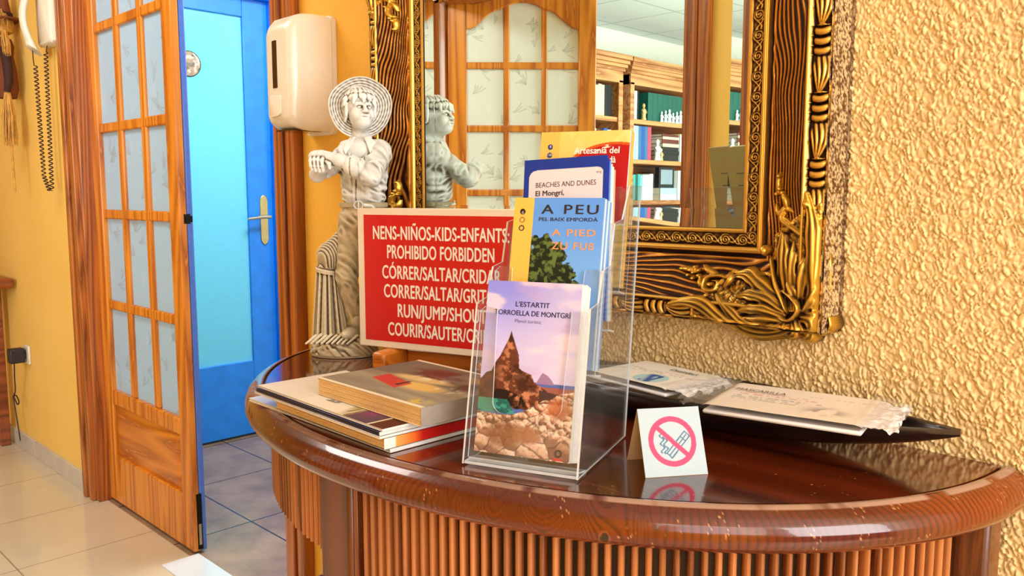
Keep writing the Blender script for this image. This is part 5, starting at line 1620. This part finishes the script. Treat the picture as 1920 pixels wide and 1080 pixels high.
def paint_craft(a, b):
    asp = .204 / .128
    c = np.repeat(np.array([lin((238, 202, 110))]), a.size, 0); c = mixc(c, lin((226, 180, 84)), (a < .22) * .7)
    c = mixc(c, lin((244, 222, 150)), sstep(.5, .7, fbm(a * 6, b * 8, 3)) * (a > .22) * .6)
    bowl = (np.hypot((a - .85) / .62, (b - .66) / .265) < 1) & (a > .24); c = mixc(c, lin((176, 18, 22)), bowl.astype(float))
    rim = (np.abs(np.hypot((a - .85) / .62, (b - .66) / .265) - .97) < .035) & (a > .24) & bowl; c = mixc(c, lin((206, 92, 30)), rim * .8)
    sp_ = sstep(.70, .74, fbm(a * 14, b * 40, 5)) * bowl * (b > .86); c = mixc(c, lin((250, 226, 200)), sp_)
    for y in (.90, .845): c = disc(c, a, b, .115, y, .030, (34, 56, 120), asp)
    return c
M['edge_white'] = plain('leaflet_paper', lin((226, 226, 228)), 0.5, 0, 0.1, 0.03)
M['edge_blue'] = plain('leaflet_blue', lin((16, 44, 170)), 0.4, 0, 0.15)
M['edge_lightblue'] = plain('leaflet_light_blue', lin((96, 160, 226)), 0.4, 0, 0.15)
M['edge_yellow'] = plain('leaflet_yellow', lin((236, 190, 92)), 0.4, 0, 0.15)
M['edge_tan'] = plain('leaflet_tan', lin((206, 176, 140)), 0.5, 0, 0.1)
def leaflet(k, i, u0, u1, s0, s1, n, t, mat, label, group, paint=None, res=(200, 340), roll=0.0):
    v0 = TIERS[k][0]
    p = HA + hxv * u0 + hyv * (v0 + s0 * math.sin(TILT) + n * math.cos(TILT)) + Vector((0, 0, s0 * math.cos(TILT) - n * math.sin(TILT)))
    root = thing('brochure', label, 'brochure', p, 0, group)
    root.rotation_euler = (Matrix.Rotation(HYAW, 3, 'Z') @ Matrix.Rotation(-TILT, 3, 'X') @ Matrix.Rotation(roll, 3, 'Y')).to_euler()
    w, h = u1 - u0, s1 - s0
    b = MB(); b.box(0, w, 0, t, 0, h); b.build('folded_sheet', mat, root, bevel=.0002, seg=1)
    if paint:
        U, Vv = np.meshgrid(np.linspace(0, 1, res[0]), np.linspace(0, 1, res[1]))
        V = np.stack([U * w, np.full_like(U, -.00025), Vv * h], -1).reshape(-1, 3)
        np_mesh('printed_cover', V, grid_faces(*res), M['print'], root, paint(U.ravel(), Vv.ravel()))
    return root
# front tier
for i in range(6):
    o = leaflet(0, i, .0072 + .0005 * (i % 2), .1272 + .0011 * i, .0125, .2168 - .0012 * (i % 3), .0006 + .0024 * i, .0017, M['edge_white'],
                'front brochure with rocky coast photo titled L\'ESTARTIT in the lowest tier' if i == 0 else 'white-edged brochure tucked behind the rocky coast cover in the lowest tier',
                None if i == 0 else 'leaflets behind the coast brochure', paint_coast if i == 0 else None)
    if i == 0:
        text("L'ESTARTIT", 'lettering', M['navy_ink'], o, .060, .1745, .0435, .0062, y=-.0005, bold=.016)
        text('TORROELLA DE MONTGR\u00cd', 'lettering', M['navy_ink'], o, .060, .1640, .0970, .0062, y=-.0005, bold=.016)
        text('Planol tur\u00edstic', 'lettering', M['grey_ink'], o, .056, .1555, .034, .0042, y=-.0005)
# second tier
for i in range(5):
    o = leaflet(1, i, .0185, .1350 + .0010 * i, .112, .3178 - .0006 * i, .0006 + .0034 * i, .0026, M['edge_white'] if i % 2 else M['edge_lightblue'],
                'blue brochure with pine tree and yellow strip titled A PEU in the second tier' if i == 0 else 'brochure tucked behind the pine tree cover in the second tier',
                None if i == 0 else 'leaflets behind the pine tree brochure', paint_walk if i == 0 else None)
    if i == 0:
        text('A PEU', 'lettering', M['ink'], o, .110, .1860, .0735, .0118, y=-.0005, bold=.016, align='R', kern=1.25)
        text('PEL BAIX EMPORD\u00c0', 'lettering', M['ink'], o, .110, .1770, .0760, .0046, y=-.0005, bold=.012, align='R')
        text('A PIED', 'lettering', M['orange_ink'], o, .1085, .1590, .0560, .0085, y=-.0005, bold=.016, align='R', kern=1.15)
        text('ZU FU\u00df', 'lettering', M['orange_ink'], o, .1075, .1425, .0540, .0090, y=-.0005, bold=.016, align='R', kern=1.15)
        text('G', 'lettering', M['white_ink'], o, .0118, .1858, .0026, .0030, y=-.0005)
# third tier
mats3 = [M['edge_blue'], M['edge_blue'], M['edge_lightblue'], M['edge_white'], M['edge_white'], M['edge_tan']]
for i in range(6):
    o = leaflet(2, i, .0205, .1325 + .0010 * i, .160, .3670 - .0030 * i, .0006 + .0034 * i, .0028, mats3[i],
                'white brochure with blue border titled BEACHES AND DUNES in the third tier' if i == 0 else '%s brochure, %s behind the BEACHES AND DUNES cover in the third tier' % (['', 'blue', 'light blue', 'white', 'white', 'tan'][i], ['', 'first', 'second', 'third', 'fourth', 'fifth'][i]),
                None if i == 0 else 'leaflets behind the beach brochure', paint_beach if i == 0 else None, (180, 300), rad(-2.8))
    if i == 0:
        text('BEACHES AND DUNES', 'lettering', M['ink'], o, .0170, .1700, .0810, .0068, y=-.0005, align='L')
        text('El Mongr\u00ed,', 'lettering', M['ink'], o, .0170, .1590, .0390, .0070, y=-.0005, align='L', bold=.02)
        text('eng', 'lettering', M['grey_ink'], o, .0980, .1850, .0068, .0030, y=-.0005, align='L')
# back tier
mats4 = [M['edge_white'], M['edge_tan'], M['edge_yellow'], M['edge_yellow']]
for i in range(4):
    o = leaflet(3, i, .0165 - .001 * (i > 2), .1395 + .0002 * i, .203, .4062 + .0002 * i, .0006 + .0044 * i, .0036, mats4[i],
                'yellow brochure with red bowl titled Artesan\u00eda in the rearmost tier' if i == 0 else '%s brochure, %s behind the red bowl cover in the rearmost tier' % (['', 'tan', 'yellow', 'yellow'][i], ['', 'first', 'second', 'third'][i]),
                None if i == 0 else 'leaflets behind the red bowl brochure', paint_craft if i == 0 else None, (180, 300))
    if i == 0:
        text('Artesan\u00eda del', 'lettering', M['white_ink'], o, .0480, .1730, .0620, .0090, y=-.0005, align='L', bold=.02)
        text('Baix Empord\u00e0', 'lettering', M['white_ink'], o, .0480, .1605, .0580, .0090, y=-.0005, align='L', bold=.02)
        text('E', 'lettering', M['white_ink'], o, .0147, .1821, .0022, .0030, y=-.0005)
        text('GB', 'lettering', M['white_ink'], o, .0147, .1709, .0042, .0030, y=-.0005)
    if i == 3:
        # cream back cover, seen only in the mirror, with a few ruled lines of small print
        U, Vv = np.meshgrid(np.linspace(0, 1, 60), np.linspace(0, 1, 110))
        a_, b_ = U.ravel(), Vv.ravel()
        c_ = np.repeat(np.array([lin((206, 186, 132))]), a_.size, 0)
        c_ = mixc(c_, lin((120, 112, 96)), ((np.abs(b_ - .78) < .006) | (np.abs(b_ - .68) < .006)) & (a_ > .2) & (a_ < .8))
        V = np.stack([(1 - U) * .1240, np.full_like(U, .0039), Vv * .2035], -1).reshape(-1, 3)
        np_mesh('back_cover', V, grid_faces(60, 110), M['print'], o, c_)
# ------------------------------------------------------------------ library seen in the mirror
def bookcase(y0, y1, label, tops, xf=-3.9, dpt=.32, top=2.20):
    root = thing('bookcase', label, 'bookcase', (xf - dpt / 2, (y0 + y1) / 2, 0))
    xo, yo = xf - dpt / 2, (y0 + y1) / 2
    def mk(name, boxes, bev=.003, mat=None):
        b = MB()
        for (a, c, d, e, f, g) in boxes: b.box(a - xo, c - xo, d - yo, e - yo, f, g)
        return b.build(name, mat or M['shelf_wood'], root, bevel=bev)
    for ya, yb in ((y0, y0 + .035), (y1 - .035, y1)):
        mk('side_panel', [(xf - dpt, xf, ya, yb, 0, 2.08)])
    for ya, yb in ((y0, y0 + .05), (y1 - .05, y1)):
        mk('stile', [(xf, xf + .012, ya, yb, 0, 2.02)])
    mk('back_panel', [(xf - dpt - .012, xf - dpt, y0, y1, 0, 2.08)], 0, M['dark_wood'])
    for z in tops + [.10]:
        mk('shelf', [(xf - dpt, xf - .004, y0 + .035, y1 - .035, z - .035, z)])
    mk('cornice', [(xf - dpt, xf + .012, y0, y1, 2.0, 2.085), (xf - dpt, xf + .025, y0 - .01, y1 + .01, 2.085, 2.11), (xf - dpt, xf + .04, y0 - .02, y1 + .02, 2.11, 2.135), (xf - dpt, xf + .055, y0 - .03, y1 + .03, 2.135, 2.165), (xf - dpt, xf + .07, y0 - .04, y1 + .04, 2.165, top)])
    mk('plinth', [(xf - dpt, xf + .012, y0, y1, 0, .10)])
    return root
TOPS = [1.745, 1.435, 1.115, .795, .45]
bookcase(-5.75, -4.245, 'tall pine bookcase reflected in the mirror with green set of books', TOPS)
bookcase(-4.15, -3.0, 'tall pine bookcase half hidden by the glazed door leaf in the mirror', TOPS)

struct(MB().box(-4.34, -4.02, -4.244, -4.151, 0, 2.14).build('gap_shade_panel', M['dark_wood']))  # dark panel added where only shade lies between the bookcases
M['paper_edge'] = plain('book_pages', lin((228, 214, 184)), 0.7)
_bm = {}
def bmat(c):
    if c not in _bm: _bm[c] = plain('book_cover_%d' % len(_bm), lin(c), 0.45, 0, 0.1)
    return _bm[c]
def stand_book(y, z, t, h, c, label, group, d=.19, xf=-3.93, tilt=0.0):
    """upright book, spine towards +x; y = spine centre"""
    root = thing('shelf_book', label, 'book', (xf - d / 2, y, z), 0, group)
    root.rotation_euler = (tilt, 0, 0)
    b = MB()
    b.box(-d / 2, d / 2, -t / 2, -t / 2 + .002, 0, h); b.box(-d / 2, d / 2, t / 2 - .002, t / 2, 0, h)
    b.box(d / 2 - .003, d / 2 + .0015, -t / 2, t / 2, 0, h)
    b.build('cover', bmat(c), root)
    b = MB(); b.box(-d / 2 + .004, d / 2 - .003, -t / 2 + .002, t / 2 - .002, .003, h - .004)
    b.build('pages', M['paper_edge'], root)
    return root
names = {'g': ((22, 92, 78), 'dark green'), 't': ((70, 168, 160), 'teal'), 'w': ((238, 238, 226), 'white'), 'k': ((30, 28, 30), 'black'), 'b': ((40, 84, 160), 'blue'),
         'p': ((176, 212, 232), 'pale blue'), 'n': ((60, 110, 150), 'slate blue'), 'r': ((206, 70, 96), 'pinkish red'), 'y': ((238, 196, 70), 'yellow'), 'c': ((226, 206, 166), 'cream'),
         'm': ((110, 44, 40), 'maroon'), 'a': ((130, 190, 200), 'pale teal'), 'o': ((210, 130, 60), 'orange')}
ROWS = [
    # shelf (in words), bookcase, z, starting y, codes, thickness, height
    ('top shelf of right mirrored bookcase', TOPS[0], -4.285, 'kwwk', [.030, .034, .036, .022], .215),
    ('second shelf of right mirrored bookcase', TOPS[1], -4.285, 'bppnbnr', [.034, .052, .040, .040, .044, .040, .050], .262),
    ('third shelf of right mirrored bookcase', TOPS[2], -4.285, 'attgtawww', [.032] * 6 + [.05, .045, .05], .205),
    ('fourth shelf of right mirrored bookcase', TOPS[3], -4.285, 'bppnrcwcyoc', [.04] * 11, .235),
    ('top shelf of left mirrored bookcase', TOPS[0], -3.66, 'mkwwcccckk', [.04, .05, .04, .038, .036, .034, .04, .035, .04, .05], .225),
    ('second shelf of left mirrored bookcase', TOPS[1], -3.70, 'kwbcmkbw', [.045] * 8, .22),
    ('third shelf of left mirrored bookcase', TOPS[2], -3.70, 'wckbwmcw', [.045] * 8, .22),
]
rng = random.Random(5)
ordn = ['first', 'second', 'third', 'fourth', 'fifth', 'sixth', 'seventh', 'eighth', 'ninth', 'tenth', 'eleventh']
for (where, z, y, codes, ths, hh) in ROWS:
    for i, (cd, t) in enumerate(zip(codes, ths)):
        c, nm = names[cd]
        h = hh * (1 + .07 * (rng.random() - .5) * (0 if 'second shelf of right' in where else 1))
        stand_book(y - t / 2, z + .0008, t - .002, h, c, '%s book, %s from left, %s' % (nm, ordn[i], where), 'books on the ' + where)
        y -= t
# matching dark green set with white figurines standing in front
y = -4.53
for i in range(9):
    stand_book(y - .034, TOPS[0] + .0008, .066, .222, names['g'][0], 'dark green volume of the matching set, %s from the left' % ordn[i], 'dark green set of volumes on the top shelf')
    y -= .068
M['porcelain'] = plain('white_porcelain', lin((240, 240, 232)), 0.25, 0, 0.4)
M['gold_figure'] = plain('gilt_figure', lin((206, 170, 110)), 0.4, 0.3)
def figurine(y, z, h, label, mat, group=None, x=-3.915):
    prof = [(.40, 0), (.42, .06), (.34, .12), (.30, .3), (.36, .45), (.38, .58), (.22, .68), (.12, .72), (.20, .78), (.23, .86), (.18, .95), (.05, 1.0)]
    b = MB(); b.lathe([(r * h * .45, q * h) for r, q in prof], 16)
    for s in (-1, 1): b.tube([(0, s * .15 * h, .6 * h), (.10 * h, s * .17 * h, .45 * h), (.15 * h, s * .06 * h, .42 * h)], .05 * h, 8)
    o = b.build('figurine', mat, None, smooth=True); o.location = (x, y, z + .0006)
    return tag(o, label, 'figurine', group)
for i in range(7):
    figurine(-4.705 - .055 * i, TOPS[0], .085 + .012 * ((i * 7) % 3), 'small white figurine before the green books, %s from the left' % ordn[i], M['porcelain'], 'white figurines before the green set')
figurine(-4.455, TOPS[0], .13, 'small gilt figurine left of the green books on the top shelf', M['gold_figure'])
figurine(-4.655, TOPS[1], .17, 'white bear-like figurine beside the pinkish red book', M['porcelain'])
figurine(-4.71, TOPS[1], .10, 'small gilt figurine between the white figurine and the flat pile of books', M['gold_figure'])
def flat_book(y, z, w, t, c, label, group):
    root = thing('flat_book', label, 'book', (-4.02, y, z), 0, group)
    b = MB(); b.box(-.09, .09, -w / 2, w / 2, 0, .002); b.box(-.09, .09, -w / 2, w / 2, t - .002, t); b.box(.087, .0915, -w / 2, w / 2, 0, t)
    b.build('cover', bmat(c), root)
    b = MB(); b.box(-.087, .087, -w / 2 + .003, w / 2 - .003, .002, t - .002); b.build('pages', M['paper_edge'], root)
z = TOPS[1] + .0008
for i, (cd, t) in enumerate((('k', .05), ('k', .035), ('k', .03), ('c', .028), ('m', .034), ('c', .022), ('m', .02))):
    flat_book(-4.86 - .01 * (i % 2), z, .24, t - .001, names[cd][0], '%s flat book, %s from bottom of the pile on the second mirrored shelf' % (names[cd][1], ordn[i]), 'flat pile of books on the second shelf'); z += t
stand_book(-5.02, TOPS[1] + .0008, .04, .225, names['w'][0], 'white upright book right of the flat pile on the second shelf', 'books right of the flat pile')
stand_book(-5.065, TOPS[1] + .0008, .04, .235, names['y'][0], 'yellow upright book right of the flat pile on the second shelf', 'books right of the flat pile')
z = TOPS[2] + .0008
for i, (cd, t) in enumerate((('w', .05), ('p', .05))):
    flat_book(-4.85, z, .24, t - .001, names[cd][0], '%s flat book, %s from bottom under the black framed box' % (names[cd][1], ordn[i]), 'flat books on the third shelf'); z += t
b = MB(); b.box(-.02, .02, -.11, .11, 0, .17, mat=0); b.box(.0195, .0215, -.085, .085, .03, .15, mat=1)
o = b.build('picture_box', [bmat((34, 34, 38)), bmat((150, 160, 170))]); o.location = (-3.98, -4.86, z)
tag(o, 'black framed box standing on the flat books of the third shelf', 'picture')
for i, cd in enumerate('wapw'):
    stand_book(-5.00 - i * .045, TOPS[2] + .0008, .04, .245, names[cd][0], '%s upright book %s right of the black framed box on the third shelf' % (names[cd][1], ordn[i]), 'pale books at the end of the third shelf')
# dark rounded chair back standing in the library
ch = thing('lounge_chair', 'black chair with rounded back standing before the bookcase in the mirror', 'chair', (-3.55, -4.30, 0), rad(30))
b = MB(); pts = [(.0, .24 * math.cos(a), .86 + .20 * math.sin(a)) for a in [math.pi * i / 20 for i in range(21)]]
b.tube(pts, .022, 10); b.build('back_hoop', M['ink'] if 'ink' in M else M['dark_steel'], ch, smooth=True)
b = MB(); b.prism([(.22 * math.cos(a), .18 * math.sin(a)) for a in [math.pi * i / 20 for i in range(21)]], -.012, .012, Matrix(((0, 0, 1, 0), (1, 0, 0, 0), (0, 1, 0, .86), (0, 0, 0, 1))))
b.build('back_pad', M['dark_steel'], ch, bevel=.006)
b = MB(); b.box(-.02, .42, -.23, .23, .44, .49); b.build('seat', M['dark_steel'], ch, bevel=.015)
for sx_ in (0, .40):
    for sy_ in (-.22, .22):
        b = MB(); b.tube([(sx_, sy_, 0), (sx_, sy_, .86 if sx_ == 0 else .44)], .014, 8); b.build('leg', M['dark_steel'], ch)

# ------------------------------------------------------------------ soap dispenser on the wall strip
M['ivory'] = plain('ivory_plastic', lin((236, 228, 212)), 0.22, 0, 0.3, 0.02)
M['smoke'] = plain('dark_window_plastic', lin((44, 26, 20)), 0.15, 0, 0.4)
dsp = thing('soap_dispenser', 'white plastic wall dispenser with a dark level window beside the door casing', 'dispenser', (-1.6675, 0, 1.295))
def rr_ring(w0, w1, z0, z1, y, r, n=6):
    P = []
    for (cx_, cz_, a0) in ((w1 - r, z1 - r, 0), (w0 + r, z1 - r, 90), (w0 + r, z0 + r, 180), (w1 - r, z0 + r, 270)):
        for i in range(n + 1):
            a = rad(a0 + 90 * i / n); P.append(Vector((cx_ + r * math.cos(a), y, cz_ + r * math.sin(a))))
    return P
b = MB()
b.loft([rr_ring(-.057, .057, .0, .262, -.0008, .016), rr_ring(-.057, .057, .0, .262, -.012, .016)])
b.build('back_plate', M['ivory'], dsp, smooth=True, angle=50)
b = MB()
b.loft([rr_ring(-.0560, .0560, .006, .260, -.0125, .018), rr_ring(-.0555, .0555, .006, .260, -.055, .020), rr_ring(-.0550, .0550, .007, .257, -.080, .022), rr_ring(-.0535, .0535, .012, .249, -.099, .022), rr_ring(-.0500, .0500, .020, .236, -.111, .020), rr_ring(-.0440, .0440, .028, .224, -.1165, .016), rr_ring(-.038, .038, .034, .215, -.118, .012)])
cov = b.build('cover', M['ivory'], dsp, smooth=True, angle=60)
b = MB(); b.loft([rr_ring(-.0175, .0010, .098, .200, -.1170, .002), rr_ring(-.0175, .0010, .098, .200, -.1188, .002)]); b.build('level_window', M['smoke'], dsp)
b = MB(); b.loft([rr_ring(-.030, .016, .040, .082, -.116, .006), rr_ring(-.030, .016, .038, .082, -.1225, .006), rr_ring(-.027, .013, .036, .078, -.1245, .006)]); b.build('push_lever', M['ivory'], dsp, smooth=True, angle=45)
b = MB(); b.loft([rr_ring(-.034, .034, .0050, .0085, -.030, .001), rr_ring(-.034, .034, .0050, .0085, -.104, .001)]); b.build('drip_slot', M['smoke'], dsp)

# ------------------------------------------------------------------ intercom phone with coiled cord
M['phone_white'] = plain('phone_plastic', lin((222, 212, 192)), 0.3, 0, 0.2, 0.02)
M['cord'] = plain('dark_cord', lin((44, 14, 22)), 0.5)
ph = thing('intercom_phone', 'white wall intercom handset with dark coiled cord left of the door casing', 'telephone', (-3.455, 0, 1.70))
b = MB(); b.loft([rr_ring(-.075, .075, .012, .24, -.0008, .014), rr_ring(-.075, .075, .012, .24, -.034, .014), rr_ring(-.066, .066, .02, .232, -.042, .012)]); b.build('wall_base', M['phone_white'], ph, smooth=True, angle=50)
rings = []
for i in range(25):
    t = i / 24; z_ = -.005 + .232 * t
    yy = -.066 - .030 * math.sin(math.pi * t); w = .021 + .008 * (abs(2 * t - 1) ** 3); th = .012 + .014 * (abs(2 * t - 1) ** 4)
    rings.append([Vector((-.040 + w * math.cos(a), yy + th * math.sin(a), z_ - .018 * math.sin(a) * (abs(2 * t - 1) ** 4) * (1 if t < .5 else -1))) for a in [2 * math.pi * j / 20 for j in range(20)]])
b = MB(); b.loft(rings); hs_ = b.build('handset', M['phone_white'], ph, smooth=True, angle=60)
b = MB()
def coil(p, q, turns, r):
    p, q = Vector(p), Vector(q); n = int(turns * 12)
    return [p.lerp(q, i / n) + Vector((r * math.cos(2 * math.pi * turns * i / n), r * math.sin(2 * math.pi * turns * i / n), 0)) for i in range(n + 1)]
cd = [(-.040, -.070, -.006), (-.046, -.068, -.035), (-.046, -.066, -.060)] + [tuple(v) for v in coil((-.046, -.062, -.062), (-.040, -.058, -.470), 27, .0065)] + [tuple(v) for v in coil((-.040, -.058, -.470), (-.018, -.048, -.525), 5, .007)]
b.tube(cd, .0022, 6)
cd = [(-.005, -.030, .012), (-.006, -.034, -.010)] + [tuple(v) for v in coil((-.006, -.036, -.012), (-.010, -.042, -.525), 34, .0065)]
b.tube(cd, .0022, 6)
b.build('coiled_cord', M['cord'], ph, smooth=True)

# ------------------------------------------------------------------ straw witch doll, plug socket, console edge on the left wall
M['straw'] = plain('straw', lin((196, 142, 60)), 0.7, 0, 0, 0.3, 0, 40)
M['brown_cloth'] = plain('brown_cloth', lin((112, 54, 20)), 0.8, 0, 0, 0.15, 0.3, 200)
M['dark_cloth'] = plain('dark_cloth', lin((52, 18, 12)), 0.8, 0, 0, 0.15, 0.3, 200)
doll = thing('straw_doll', 'hanging straw doll in brown cloth with a broom at the left picture edge', 'doll', (-3.90, -.055, 1.20))
rng = random.Random(12)
def tuft(name, top, bot, rt, rb, n, par, mat, r=.0016):
    b = MB()
    for i in range(n):
        a = rng.uniform(0, 2 * math.pi); k = math.sqrt(rng.random()); k2 = k * rng.uniform(.8, 1.15)
        p = Vector(top) + Vector((rt * k * math.cos(a), rt * k * math.sin(a) * .7, 0)); q = Vector(bot) + Vector((rb * k2 * math.cos(a), rb * k2 * math.sin(a) * .6, rng.uniform(-.02, .03)))
        m_2 = p.lerp(q, .5) + Vector((rng.uniform(-.006, .006) + .2 * rb * math.cos(a), rng.uniform(-.004, .004), 0))
        b.tube([p, m_2, q], [r, r, r * .6], 5)
    return b.build(name, mat, par)
b = MB(); b.lathe([(.020, .36), (.044, .352), (.056, .39), (.052, .46), (.040, .52), (.046, .56), (.036, .585), (.012, .60)], 24, Matrix.Diagonal((1.05, .72, 1, 1))); b.build('cloth_body', M['brown_cloth'], doll, smooth=True)
b = MB(); b.tube([(.025, -.01, .545), (.066, -.012, .49), (.080, -.014, .41), (.062, -.018, .375)], [.020, .019, .016, .012], 10); b.build('arm', M['dark_cloth'], doll, smooth=True)
tuft('straw_collar', (.050, -.012, .615), (.078, -.014, .525), .012, .026, 60, doll, M['straw'])
b = MB(); b.lathe([(.006, .60), (.034, .615), (.040, .65), (.030, .69), (.008, .70)], 20); b.build('head', M['straw'], doll, smooth=True)
b = MB(); b.lathe([(.085, .660), (.088, .666), (.045, .672), (.040, .70), (.022, .78), (.003, .84)], 24, Matrix.Diagonal((1, .75, 1, 1))); b.build('hat', M['brown_cloth'], doll, smooth=True)
b = MB(); b.lathe([(.0475, .673), (.0475, .690), (.044, .692), (.044, .673)], 24, Matrix.Diagonal((1, .75, 1, 1))); b.build('hat_band', M['dark_cloth'], doll, smooth=True)
tuft('straw_hair', (.02, -.012, .70), (.052, -.014, .63), .02, .035, 40, doll, M['straw'])
tuft('broom_straw', (.052, -.014, .37), (.058, -.016, .175), .014, .046, 110, doll, M['straw'], .0018)
b = MB(); b.tube([(.050, -.014, .60), (.066, -.016, .18), (.075, -.016, -.03)], .0045, 8); b.build('broom_stick', M['straw'], doll)
sk_ = tag(MB().box(-4.095, -4.018, -.011, -.0006, .418, .500).build('wall_socket', M['phone_white'], bevel=.003), 'white wall socket low on the yellow wall left of the door', 'socket')
ad = thing('plug_adapter', 'black plug adapter with thin cable in the white wall socket', 'adapter', (-4.062, -.0115, .46))
b = MB(); b.box(-.026, .026, -.066, -.006, -.034, .030); b.build('adapter_body', M['ink'], ad, bevel=.006)
b = MB(); b.box(-.017, .017, -.0062, -.0002, -.018, .018); b.build('plug', M['ink'], ad, bevel=.002)
b = MB()
P = [(0, -.045, -.034), (-.005, -.045, -.075), (-.030, -.04, -.10), (-.050, -.035, -.17), (-.085, -.035, -.20), (-.05, -.03, -.235), (-.02, -.03, -.215), (-.06, -.03, -.19), (-.115, -.03, -.20), (-.10, -.028, -.26), (-.08, -.026, -.34), (-.06, -.026, -.41)]
PP = []
for i in range(len(P) - 1):
    for k in range(8): PP.append(Vector(P[i]).lerp(Vector(P[i + 1]), k / 8))
for _ in range(6): PP = [PP[0]] + [(PP[i - 1] + PP[i] * 2 + PP[i + 1]) / 4 for i in range(1, len(PP) - 1)] + [PP[-1]]
b.tube(PP, .0028, 6); b.build('cable', M['cord'], ad, smooth=True)
cs = thing('hall_console', 'dark brown wooden console whose rounded end shows at the left picture edge', 'console', (-4.50, -.20, 0.001))
b = MB(); b.box(-.45, .355, -.15, .190, .745, .790); b.build('console_top', M['dark_wood'], cs, bevel=.018, seg=4)
for x_ in (-.40, .18):
    for y_ in (-.12, .15):
        b = MB(); b.box(x_ - .02, x_ + .02, y_ - .02, y_ + .02, 0, .745); b.build('leg', M['dark_wood'], cs, bevel=.004)
